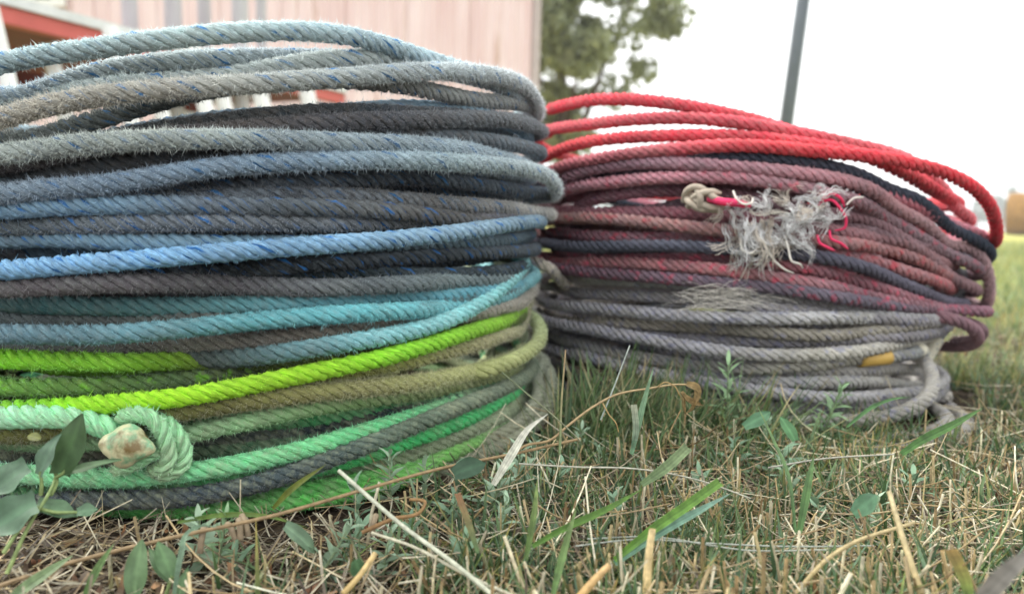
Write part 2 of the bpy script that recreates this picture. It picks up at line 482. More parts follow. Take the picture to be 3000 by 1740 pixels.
# far tree line (bluish with distance): single trees one can tell apart
for i, (px, h, w) in enumerate([(1200, 5.2, 5.5), (1420, 5.6, 6), (1640, 5.0, 5), (1820, 5.6, 6.5), (2040, 5.0, 6), (2260, 5.4, 6), (2480, 5.2, 6.5), (2690, 5.4, 6), (2860, 5.0, 4.5), (2935, 8.2, 7.5), (3060, 9.6, 8.5), (3190, 9.0, 8), (3340, 9.4, 8)]):
    yy = 150 + 12 * math.sin(i * 2.1)
    b = at_y(px, 640, yy)
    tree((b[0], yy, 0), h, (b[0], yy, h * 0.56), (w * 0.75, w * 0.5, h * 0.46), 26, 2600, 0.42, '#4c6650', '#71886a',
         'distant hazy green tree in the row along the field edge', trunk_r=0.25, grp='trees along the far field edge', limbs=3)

# --- smoky air: one closed box of even pale haze around everything
mb = MB(); mb.box((-300, -75, -1.0), (300, 340, 13.0))
hm, hn = new_mat('haze_air')
pv = hn.nodes.new('ShaderNodeVolumePrincipled'); pv.inputs['Color'].default_value = (0.95, 0.96, 0.97, 1)
pv.inputs['Density'].default_value = 0.0038; pv.inputs['Anisotropy'].default_value = 0.3
ho = hn.nodes.new('ShaderNodeOutputMaterial'); hn.links.new(pv.outputs[0], ho.inputs['Volume'])
hz = mb.build('haze', hm); tag(hz, 'pale smoky haze hanging over the whole field', 'haze', kind='stuff')
# ------------------------------------------------------------------ ropes
ROPE_D = 0.0093
ROPE_DL = 0.0088
CL = np.array([-0.171, 0.495])       # axis of the left stack
CR = np.array([0.192, 0.644])        # axis of the right stack
RL_DEF, RR_DEF = 0.198, 0.180
ALB = 1.4

def hit(px, py, c, r, back=False):
    d = ray(px, py); dx = d[:2]; o = CAM[:2] - c
    a = dx.dot(dx); b = o.dot(dx); cc = o.dot(o) - r * r
    disc = b * b - a * cc
    if disc <= 0: t = -b / a
    else: t = (-b + math.sqrt(disc)) / a if back else (-b - math.sqrt(disc)) / a
    return CAM + d * t

def tip_radius(px, c):
    d = ray(px, 700)[:2]; d = d / np.linalg.norm(d); o = c - CAM[:2]
    return abs(d[0] * o[1] - d[1] * o[0])

def pchip(x, y, xq):
    x = np.asarray(x, float); y = np.asarray(y, float)
    h = np.diff(x); dl = np.diff(y) / h
    m = np.zeros_like(y)
    m[1:-1] = (dl[:-1] * h[1:] + dl[1:] * h[:-1]) / (h[1:] + h[:-1])
    m[0] = dl[0]; m[-1] = dl[-1]
    i = np.clip(np.searchsorted(x, xq) - 1, 0, len(h) - 1)
    t = (xq - x[i]) / h[i]
    return ((2*t**3 - 3*t**2 + 1) * y[i] + (t**3 - 2*t**2 + t) * h[i] * m[i]
            + (-2*t**3 + 3*t**2) * y[i+1] + (t**3 - t**2) * h[i] * m[i+1])

def parse(s):
    out = []
    for tok in s.split():
        b = tok.endswith('b'); x, y = tok.rstrip('b').split(',')
        out.append((float(x), float(y), b))
    return out

NB = 240
def lay_at(s, x):
    l = s.get('lay', 0.0)
    if isinstance(l, list): return np.interp(x, [a for a, _ in l], [b for _, b in l])
    return np.full(np.shape(x), float(l)) if np.ndim(x) else float(l)
def stack_loops(specs, c, th0, rdef, D, xspan, xmin, deftip):
    """specs: list of dicts (trace, lay, ...) -> adds arrays th, r, z, colour per loop"""
    for s in specs:
        tr = [p for p in parse(s['t']) if p[0] >= xmin]
        xm = max(p[0] for p in tr)
        tipped = s.get('tip', False) or any(p[2] for p in tr)
        rf = rdef - float(lay_at(s, xm)) * 0.55 * D    # radius along the front
        rt = tip_radius(xm, c) if tipped else min(rf, tip_radius(max(xm, deftip), c))        # radius at the outline
        s['r0'] = rdef - float(lay_at(s, tr[0][0])) * 0.55 * D
        th, zz, rr, xx = [], [], [], []
        for (x, y, b) in tr:
            q = np.clip((x - (xm - xspan)) / xspan, 0, 1); q = q * q * (3 - 2 * q)
            r = rt if b else (rdef - float(lay_at(s, x)) * 0.55 * D) * (1 - q) + rt * q
            p = hit(x, y, c, r, b)
            a = math.atan2(p[1] - c[1], p[0] - c[0])
            while a < th0 - 0.6: a += 2 * math.pi
            if th and a < th[-1] + 0.012:
                if a < th[-1] - 1.0: a += 2 * math.pi
                else: a = th[-1] + 0.02
            th.append(a); zz.append(p[2]); rr.append(np.linalg.norm(p[:2] - c)); xx.append(x)
        s.update(th=th, zz=zz, rr=rr, xx=xx)
    for i, s in enumerate(specs):
        # start value at th0
        sl = 0.0
        s['z0'] = s['zz'][0] if s['th'][0] - th0 < 0.05 else s['zz'][0] * 0.75 + s['zz'][min(2, len(s['zz']) - 1)] * 0.25
    for i, s in enumerate(specs):
        nxt = specs[i + 1] if i + 1 < len(specs) and specs[i + 1]['rope'] == s['rope'] else s
        th = list(s['th']); zz = list(s['zz']); rr = list(s['rr']); xx = list(s['xx'])
        if th[0] > th0 + 0.05: th.insert(0, th0); zz.insert(0, s['z0']); rr.insert(0, s['r0']); xx.insert(0, xx[0] - 200)
        end = th0 + 2 * math.pi
        gap = end - th[-1]; zE = nxt['z0']; zS = zz[-1]; rS = rr[-1]; rb = min(max(s['r0'], rdef - 0.6 * D), rdef)
        slope = (zz[-1] - zz[-2]) / max(th[-1] - th[-2], 0.05)
        slope = max(-0.03, min(0.03, slope))
        for q in (0.22, 0.5, 0.78):
            sm = q * q * (3 - 2 * q)
            th.append(th[-1] * 0 + s['th'][-1] + gap * q); zz.append(zS * (1 - sm) + zE * sm + slope * gap * 0.25 * (1 - q) ** 2 * q * 2)
            rr.append(rS * (1 - q) + rb * q if q < .5 else rb); xx.append(xx[-1])
        th.append(end); zz.append(zE); rr.append(nxt['r0']); xx.append(xx[-1])
        th = np.array(th)
        for kk in range(1, len(th)):
            if th[kk] <= th[kk-1]: th[kk] = th[kk-1] + 0.01
        tq = np.linspace(th0, th0 + 2 * math.pi, NB)
        s['Z'] = pchip(th, zz, tq); s['R'] = pchip(th, rr, tq); s['TH'] = tq
        s['X'] = np.interp(tq, th, xx)
        ker = np.array([1, 2, 3, 2, 1.0]); ker /= ker.sum()
        for key in ('Z', 'R'):
            pad = np.concatenate([np.full(2, s[key][0]), s[key], np.full(2, s[key][-1])])
            s[key] = np.convolve(pad, ker, 'valid')
    # push overlapping ropes apart (inner one moves inward), keep the photographed height
    R0_ = np.array([s['R'] for s in specs]); Z0_ = np.array([s['Z'] for s in specs])
    Rr = R0_.copy(); n = len(specs)
    lay = np.array([lay_at(s, s['X']) for s in specs])
    tq = specs[0]['TH']; ct, st = np.cos(tq), np.sin(tq)
    def dist(Rv): return np.hypot(c[0] + Rv * ct - CAM[0], c[1] + Rv * st - CAM[1])
    d0 = np.array([dist(R0_[i]) for i in range(n)])
    Zr = Z0_.copy()
    tc = CAM[:2] - c; tc = tc / np.linalg.norm(tc); cosv = ct * tc[0] + st * tc[1]
    front = np.clip((cosv + 0.3) / 0.3, 0, 1)
    push = 0.3 * np.clip((cosv - 0.36) / 0.4, 0.0, 1)     # little at the outline, none at the back
    def smooth(A, w):
        ker = np.hanning(2 * w + 3)[1:-1]; ker /= ker.sum()
        return np.convolve(np.concatenate([np.full(w, A[0]), A, np.full(w, A[-1])]), ker, 'valid')
    for it in range(60):
        dR = np.zeros_like(Rr)
        for i in range(n):
            for j in range(i + 1, n):
                dz = Zr[i] - Zr[j]
                if np.abs(dz).min() > D: continue
                need = np.sqrt(np.maximum((0.88 * D) ** 2 - dz ** 2, 0)); dr = Rr[i] - Rr[j]
                df = lay[j] - lay[i]; pen = np.maximum(need - np.abs(dr), 0)
                pj = np.where(df > 0.04, np.maximum(need - dr, 0), np.where((df >= -0.04) & (dr >= 0), pen, 0))
                pi = np.where(df < -0.04, np.maximum(need + dr, 0), np.where((df <= 0.04) & (dr < 0), pen, 0))
                dR[j] = np.minimum(dR[j], -push * pj); dR[i] = np.minimum(dR[i], -push * pi)
        for i in range(n): dR[i] = smooth(dR[i], 6)
        Rr = np.maximum(Rr + dR, np.minimum(R0_, rdef - 2.3 * D))
        for i in range(n):
            Zr[i] = Z0_[i] + front * ((CAM_H + (Z0_[i] - CAM_H) * dist(Rr[i]) / d0[i]) - Z0_[i])
    for i in range(n):
        Rr[i] = smooth(Rr[i], 5)
        Zr[i] = smooth(Z0_[i] + front * ((CAM_H + (Z0_[i] - CAM_H) * dist(Rr[i]) / d0[i]) - Z0_[i]), 2)
    for i, s in enumerate(specs):
        Zi = np.maximum(Zr[i], D * 0.5 + 0.0005)
        s['P'] = np.stack([c[0] + Rr[i] * ct, c[1] + Rr[i] * st, Zi], 1)
        s['minz'] = Zr[i].min()

RGAIN = {'M': 1.35, 'I': 1.28, 'K': 1.25, 'J': 1.2, 'H': 1.0}
def colour_at(stops, x):
    xs_ = [a for a, _ in stops]; cs = np.array([lin(h, ALB) for _, h in stops])
    return np.stack([np.interp(x, xs_, cs[:, k]) for k in range(3)], 1)

def resample(P, step, extra=None):
    d = np.concatenate([[0], np.cumsum(np.linalg.norm(np.diff(P, axis=0), axis=1))])
    n = max(int(d[-1] / step), 4); q = np.linspace(0, d[-1], n)
    # Catmull-like smooth interpolation
    Pq = np.stack([pchip(d, P[:, k], q) for k in range(3)], 1)
    if extra is not None: extra = np.interp(q, d, extra)
    return Pq, q, extra

def add_rope(P, rad, colfun, X, mat, parent, step, ksec, nstrand=4, lay=2.6, fuzz=0.0, nfuzz=0, seed=0,
             name='loop', rs_f=0.405, rh_f=0.60, fuzzlen=0.0016, fuzzfront=True):
    """one run of laid rope: an empty `loop` with one mesh per strand and a mesh of loose fibres"""
    rg = np.random.default_rng(seed)
    P, U, Xq = resample(P, step, X)
    # natural small waviness
    P = P + 0.0007 * np.stack([np.sin(U * 23 + seed), np.sin(U * 29 + 2 * seed), np.sin(U * 34 + 3 * seed)], 1)
    twist = 0.45 * np.sin(U * 13 + seed * 2.1) + 0.3 * np.sin(U * 31 + seed)
    T, Nn, B = frames(P)
    lp = empty(name, tuple(P[len(P) // 3])); lp.parent = parent
    lp.location = tuple(P[len(P) // 3] - world_loc(parent)) if parent else lp.location
    L_ = lay * 2 * rad; rs, rh = rs_f * rad, rh_f * rad
    C = colfun(Xq)
    n = len(P)
    ph0 = seed * 1.7
    wob = 1 + 0.03 * np.sin(U * 60 + seed) + 0.03 * np.sin(U * 143 + 3 * seed)
    for s in range(nstrand):
        a = ph0 + 2 * math.pi * s / nstrand + 2 * math.pi * U / L_ + twist
        rdir = np.cos(a)[:, None] * Nn + np.sin(a)[:, None] * B
        S = P + rdir * rh
        Ts = np.gradient(S, axis=0); Ts /= np.linalg.norm(Ts, axis=1)[:, None]
        bb = np.cross(Ts, rdir); bb /= np.linalg.norm(bb, axis=1)[:, None]
        nn = np.cross(bb, Ts)
        ang = 2 * math.pi * np.arange(ksec) / ksec
        rsv = (rs * wob)[:, None, None]
        V = S[:, None, :] + rsv * (np.cos(ang)[None, :, None] * nn[:, None, :] + 1.08 * np.sin(ang)[None, :, None] * bb[:, None, :])
        I = (np.arange(n - 1)[:, None] * ksec + np.arange(ksec)[None]).ravel()
        J = (np.arange(n - 1)[:, None] * ksec + (np.arange(ksec)[None] + 1) % ksec).ravel()
        Fq = np.stack([I, J, J + ksec, I + ksec], 1)
        uu = np.repeat(U, ksec); vv = np.tile(np.arange(ksec) / ksec, n)
        # avoid the wrap seam: mirror so that v runs 0..1..0 in the hidden half
        rc = np.stack([uu, vv, np.full(n * ksec, s * 3.0 + seed * 11.3)], 1)
        mesh_obj('strand', V.reshape(-1, 3), Fq, mat, lp, col=np.repeat(C, ksec, 0), attrs={'rc': rc})
    if nfuzz:
        k = rg.integers(0, n, nfuzz); a = rg.random(nfuzz) * 2 * math.pi
        rd = np.cos(a)[:, None] * Nn[k] + np.sin(a)[:, None] * B[k]
        tocam = CAM - P[k]; tocam /= np.linalg.norm(tocam, axis=1)[:, None]
        keep = (rd * tocam).sum(1) > -0.45
        if fuzzfront: keep &= (P[k][:, 1] < (np.median(P[:, 1]) + 0.06))
        k, rd = k[keep], rd[keep]; m = len(k)
        root = P[k] + rd * rad * 0.86 + T[k] * (rg.random(m)[:, None] - 0.5) * step
        dirv = rd + T[k] * rg.normal(0, 0.75, m)[:, None] + np.cross(T[k], rd) * rg.normal(0.25, 0.6, m)[:, None] + np.array([0, 0, 0.08])
        dirv /= np.linalg.norm(dirv, axis=1)[:, None]
        bald = 0.45 + 0.55 * (0.5 + 0.5 * np.sin(U[k] * 21 + seed) * np.sin(U[k] * 57 + 2 * seed))
        ln = np.minimum(rg.exponential(fuzzlen, m) + 0.0004, 0.0026) * (0.45 + 0.75 * bald)
        side = np.cross(dirv, tocam[keep] + 0.6 * rg.standard_normal((m, 3))); side /= np.linalg.norm(side, axis=1)[:, None]
        w = 0.00009 + 0.00007 * rg.random(m)
        bend = rg.normal(0, 0.25, (m, 3)) * ln[:, None]
        V = np.stack([root - side * w[:, None], root + side * w[:, None], root + dirv * ln[:, None] + bend], 1)
        tri = np.arange(m * 3).reshape(m, 3)
        cc = np.clip(C[k] * (0.75 + 0.6 * rg.random(m))[:, None] + 0.16 * min(fuzz, 1.3), 0, 0.9)  # fibre tone lifted for dust and to carry the backlit glow
        f = mesh_obj('fuzz', V.reshape(-1, 3), tri, M_FUZZ, lp, col=np.repeat(cc, 3, 0), smooth=False)
        f['kind'] = 'stuff'
    return lp

L = [  # ---- left stack; t = photographed centre line, lay = how far it sits behind its neighbours
 dict(rope='A', lay=1.0, fz=1.0, t='-100,207 0,182 60,168 310,134 610,106 760,98 910,98 1050,113 1150,138 1250,170 1400,215 1520,265', c=[(0,'#9db4ba'),(600,'#a3b4b4'),(1100,'#9fb3bb')]),
 dict(rope='A', lay=2.0, fz=1.3, t='0,285 60,264 310,201 450,184 610,171 760,167 910,165 1050,170 1210,192 1400,235 1530,290', c=[(0,'#8d9ca4'),(400,'#9ea8a8'),(900,'#8c989e')]),
 dict(rope='A', lay=1.2, fz=1.2, t='0,292 60,275 310,243 450,235 610,229 760,211 910,188 1050,178 1210,180 1350,200 1500,245 1560,280', c=[(0,'#9aa8a8'),(600,'#a2aaa8'),(1300,'#9aa3a2')]),
 dict(rope='A', lay=0.0, tip=True, fz=1.8, t='0,357 60,337 120,320 310,287 460,268 610,254 760,242 910,230 1060,218 1210,210 1350,214 1450,226 1540,252 1566,284', c=[(0,'#9c978a'),(500,'#a2a098'),(900,'#a0a6a4'),(1300,'#9ca5a8'),(1560,'#a2a8aa')]),
 dict(rope='A', lay=1.0, tip=True, fz=1.0, t='0,408 60,392 150,368 310,327 450,288 610,257 760,244 910,236 1060,241 1210,256 1320,275 1410,289 1500,298 1568,309', c=[(0,'#5d6460'),(500,'#4e5554'),(900,'#7e8280'),(1500,'#8a8d8c')]),  # left stretch coloured darker for the shade beneath the turn above
 dict(rope='A', lay=2.2, fz=0.5, t='0,445 300,402 610,354 800,340 910,336 980,331 1100,319 1210,315 1300,322 1450,350', c=[(0,'#5f7280'),(1500,'#6d8798')]),
 dict(rope='B', lay=0.9, fz=1.0, t='0,452 100,436 240,411 310,396 450,377 610,359 760,347 910,337 1050,335 1210,340 1400,340 1540,365', c=[(0,'#3a4142'),(600,'#30383c'),(1300,'#444c54')]),
 dict(rope='B', lay=0.4, tip=True, fz=1.0, t='0,478 100,462 310,428 450,408 610,393 760,376 910,361 1060,350 1210,349 1410,352 1520,358 1588,368', c=[(0,'#555355'),(700,'#4c4a4c'),(1100,'#50535a'),(1500,'#6a7075')]),
 dict(rope='B', lay=0.8, tip=True, fz=0.5, t='0,500 310,470 610,440 910,405 1060,400 1210,398 1410,406 1520,420 1588,438', c=[(0,'#4f555a'),(900,'#53595f'),(1500,'#68727a')]),
 dict(rope='C', lay=0.1, fz=1.8, t='0,452 60,447 180,432 310,423 460,416 610,412 760,410 910,411 1060,414 1210,420 1350,438 1470,468 1560,500', c=[(0,'#9da5a0'),(500,'#9ba39e'),(900,'#8b979b'),(1300,'#93a2aa')]),
 dict(rope='C', lay=0.9, fz=1.0, t='0,530 60,522 180,505 310,490 460,474 610,463 760,456 910,454 1060,456 1210,468 1400,490 1540,520', c=[(0,'#74828c'),(600,'#7a8792'),(1300,'#8794a0')]),
 dict(rope='C', lay=0.0, tip=True, fz=1.6, t='0,572 60,558 180,552 310,545 460,520 610,498 760,482 910,472 1060,465 1210,466 1350,476 1450,486 1540,500 1600,516 1622,540', c=[(0,'#6c7c8a'),(500,'#728698'),(900,'#7c90a0'),(1300,'#92a3a8'),(1620,'#a3aeb0')]),
 dict(rope='C', lay=0.8, tip=True, fz=0.8, t='0,600 310,580 500,558 610,545 760,537 910,531 1060,528 1210,527 1410,535 1540,548 1614,563', c=[(0,'#2e343a'),(700,'#30343b'),(1300,'#3a4049'),(1600,'#4c545d')]),
 dict(rope='C', lay=0.5, tip=True, fz=1.2, t='0,612 400,600 610,588 760,578 910,574 1060,575 1210,582 1330,592 1410,600 1540,612 1627,623', c=[(0,'#565e66'),(900,'#4a4e54'),(1300,'#686868'),(1540,'#83827f'),(1627,'#b5b4ae')]),
 dict(rope='D', lay=0.2, fz=0.8, t='0,620 60,615 180,604 310,600 460,598 610,599 760,602 910,607 1060,615 1210,630 1400,650', c=[(0,'#7896ac'),(300,'#7391a6'),(600,'#5f6a75'),(900,'#545a5e'),(1300,'#5f5d5a')]),
 dict(rope='D', lay=0.5, fz=1.3, t='0,660 60,656 310,656 610,654 760,654 910,654 1060,650 1210,640 1350,636 1470,640', c=[(0,'#5a6266'),(500,'#687078'),(1000,'#6c7176'),(1400,'#74747a')]),
 dict(rope='D', lay=0.9, tip=True, fz=0.3, t='0,707 60,703 180,704 310,707 460,708 610,710 760,712 910,712 1060,714 1210,716 1410,709 1500,700 1562,690', c=[(0,'#6a8292'),(400,'#6f8ea2'),(700,'#7898ac'),(1300,'#6e8390'),(1560,'#637580')]),
 dict(rope='D', lay=-0.2, tip=True, fz=0.25, t='0,790 60,783 180,775 310,767 460,758 610,748 760,736 910,722 1060,708 1210,692 1350,676 1410,670 1500,660 1560,653 1580,651', c=[(0,'#7ba6c9'),(500,'#7fabd0'),(1000,'#85abc8'),(1400,'#8ea9bb'),(1580,'#7f97a6')]),
 dict(rope='D', lay=1.3, tip=True, fz=0.5, t='0,805 200,800 610,795 760,780 910,767 1060,764 1210,760 1410,744 1500,737 1574,731', c=[(0,'#2a2f33'),(900,'#24292d'),(1400,'#41484e'),(1574,'#565e64')]),
 dict(rope='D', lay=1.8, fz=0.5, t='0,822 300,815 610,806 760,803 910,801 1060,800 1210,805 1400,800', c=[(0,'#2f3a3b'),(1300,'#303a3e')]),
 dict(rope='E', lay=0.4, fz=1.0, t='0,850 60,847 310,834 460,830 610,828 760,833 910,840 1060,838 1210,834 1330,828 1450,815 1520,800', c=[(0,'#5a5558'),(700,'#5b595e'),(1050,'#5f666a'),(1300,'#707e82')]),
 dict(rope='E', lay=0.7, fz=0.5, t='0,893 60,892 310,896 460,898 610,898 760,895 910,888 1060,877 1210,867 1330,858 1450,846 1540,830', c=[(0,'#35575a'),(300,'#456f73'),(700,'#63989f'),(1000,'#74b0bd'),(1400,'#6aa6b6')]),
 dict(rope='E', lay=1.4, fz=0.9, t='0,937 60,936 310,940 610,935 760,930 1000,915 1300,880 1500,850', c=[(0,'#576064'),(700,'#585c58'),(1300,'#5a7074')]),
 dict(rope='E', lay=0.0, fz=0.8, t='0,978 60,973 180,977 310,975 460,967 610,955 760,943 910,931 1060,920 1210,908 1350,897 1450,886 1520,870 1560,846 1574,822b 1562,800b', c=[(0,'#5b7480'),(400,'#648d98'),(700,'#67a3ab'),(1100,'#6db5bd'),(1574,'#76aab2')]),
 dict(rope='E', lay=0.6, fz=1.5, t='0,1034 60,1030 180,1025 310,1021 460,1017 610,1011 760,996 910,978 1060,965 1210,950 1350,932 1440,920 1520,895 1560,870 1566,852b 1556,835b', c=[(0,'#56585a'),(500,'#66645c'),(900,'#6e675e'),(1300,'#807a70'),(1566,'#98938a')]),
 dict(rope='E', lay=[(420,1.6),(760,-0.5)], tip=True, fz=0.6, t='0,1046 300,1040 450,1042 550,1048 700,1050 800,1041 910,1025 1000,1012 1100,996 1210,970 1300,940 1350,917 1410,882 1470,838 1510,802 1534,772', c=[(300,'#3f4845'),(600,'#454f4c'),(760,'#52686a'),(920,'#6b9298'),(1100,'#86bcc2'),(1400,'#90cdcf'),(1530,'#86bfc4')]),
 dict(rope='F', lay=0.5, fz=0.9, t='0,1055 60,1057 180,1062 310,1069 460,1064 610,1058 760,1060 910,1060 1200,1010', c=[(0,'#7fc62e'),(300,'#7fb93a'),(500,'#6a8f2c'),(600,'#55682c'),(900,'#4d5a30')]),
 dict(rope='F', lay=0.6, fz=1.0, t='0,1140 60,1137 180,1133 310,1128 460,1115 610,1098 760,1080 910,1068 1210,1030', c=[(0,'#5f8c3f'),(300,'#5a7a44'),(600,'#4a5a44'),(900,'#47523c')], fl='#8ad63a'),
 dict(rope='F', lay=-0.4, tip=True, fz=0.5, t='-100,1204 60,1202 180,1199 310,1189 400,1182 500,1170 610,1152 760,1119 910,1086 1060,1056 1210,1021 1350,983 1410,965 1480,942 1515,922 1530,905', c=[(100,'#72b82a'),(250,'#92e62c'),(500,'#9cf530'),(900,'#9cf034'),(1150,'#8cd038'),(1500,'#80ac40')]),
 dict(rope='F', lay=0.4, tip=True, fz=1.7, t='0,1235 400,1210 610,1178 760,1147 910,1114 1060,1090 1210,1058 1350,1022 1410,1004 1480,978 1530,945 1538,920', c=[(0,'#6f7a40'),(900,'#75783c'),(1200,'#8a8c56'),(1400,'#979373'),(1538,'#9c9a80')]),
 dict(rope='F', lay=0.1, fz=1.9, t='0,1270 300,1245 500,1215 700,1180 910,1146 1060,1132 1210,1119 1320,1105 1410,1087 1480,1062 1515,1045', c=[(400,'#5f5f38'),(800,'#77744a'),(1100,'#8f8d63'),(1400,'#a0a373'),(1580,'#a5b08c')]),
 dict(rope='G', lay=0.3, fz=0.9, t='0,1300 300,1290 450,1285 520,1272 610,1250 700,1234 800,1215 910,1196 1060,1176 1210,1158 1350,1130 1450,1105 1530,1080', c=[(0,'#587a55'),(500,'#9cc096'),(700,'#8ab184'),(1000,'#6f8f5c'),(1300,'#707a50')]),
 dict(rope='G', lay=1.2, fz=0.8, t='0,1260 350,1230 610,1240 760,1237 910,1228 1060,1212 1210,1190 1350,1160 1480,1120', c=[(0,'#3f6f4c'),(600,'#3d7a4b'),(1000,'#4c9a63'),(1400,'#3f6a4c')]),
 dict(rope='G', lay=1.3, fz=0.6, t='0,1318 200,1310 400,1300 610,1287 760,1276 910,1266 1060,1235 1300,1180', c=[(0,'#565549'),(200,'#5f5e52'),(450,'#30383c'),(1300,'#2b343b')]),
 dict(rope='G', lay=1.1, fz=0.9, t='0,1330 60,1328 180,1330 400,1335 610,1322 760,1310 1000,1270 1300,1200', c=[(0,'#5c5b50'),(250,'#605f55'),(500,'#4a6a50'),(1300,'#3d5a48')]),
 dict(rope='G', lay=1.5, fz=0.4, t='0,1352 310,1366 600,1352 900,1290 1300,1200', c=[(0,'#3c433e'),(1300,'#33403c')]),
 dict(rope='G', lay=0.0, fz=1.0, t='0,1380 60,1380 180,1396 310,1402 460,1398 610,1380 760,1350 910,1312 1060,1266 1210,1222 1300,1195 1410,1160 1480,1135 1545,1090', c=[(0,'#8fd0a2'),(250,'#78bd8b'),(500,'#7cc492'),(900,'#72c68c'),(1200,'#62b880'),(1500,'#7f9a7c')]),
 dict(rope='G', lay=-0.1, fz=0.9, t='0,1490 100,1480 200,1470 310,1464 460,1458 610,1441 760,1410 910,1365 1060,1312 1210,1254 1300,1215 1410,1165 1500,1120 1560,1075', c=[(0,'#3b4247'),(500,'#3a434b'),(900,'#434f52'),(1200,'#5a6a5c'),(1500,'#707c6c')]),
 dict(rope='G', lay=0.2, fz=0.8, t='0,1440 500,1435 760,1402 910,1380 1060,1340 1210,1288 1320,1250 1410,1214 1480,1172 1530,1125 1546,1088b 1540,1058b', c=[(0,'#3c6a44'),(1000,'#47a862'),(1300,'#4fc97a'),(1500,'#57c57f'),(1546,'#5fae7a')]),
 dict(rope='G', lay=0.7, fz=1.6, t='0,1440 600,1450 760,1430 910,1402 1060,1375 1210,1345 1320,1310 1410,1270 1500,1225 1560,1185 1580,1142b 1570,1098b', c=[(0,'#566a50'),(900,'#6f8a68'),(1200,'#8d9a7e'),(1500,'#8d987e')]),
 dict(rope='G', lay=0.6, fz=0.9, t='0,1450 400,1465 610,1482 760,1464 910,1437 1060,1410 1210,1372 1320,1325 1410,1285 1480,1238 1530,1192', c=[(0,'#4a7c48'),(600,'#4b8c48'),(1000,'#5cae58'),(1300,'#7cc468'),(1500,'#8fb67c')]),
 dict(rope='G', lay=0.3, fz=0.9, t='0,1470 300,1490 500,1514 600,1526 700,1524 800,1512 910,1492 1060,1455 1150,1420 1210,1398 1270,1369 1350,1325 1450,1282 1530,1235', c=[(0,'#4b8c48'),(800,'#55b054'),(1100,'#68c458'),(1400,'#8cc470')]),
 dict(rope='G', lay=0.9, fz=1.2, t='0,1480 600,1505 900,1520 1100,1470 1300,1390 1410,1340 1480,1300 1540,1265 1590,1212 1611,1165 1615,1122b 1600,1078b 1578,1048b', c=[(0,'#6d6d5a'),(1100,'#8a8a78'),(1615,'#92988a')]),
]
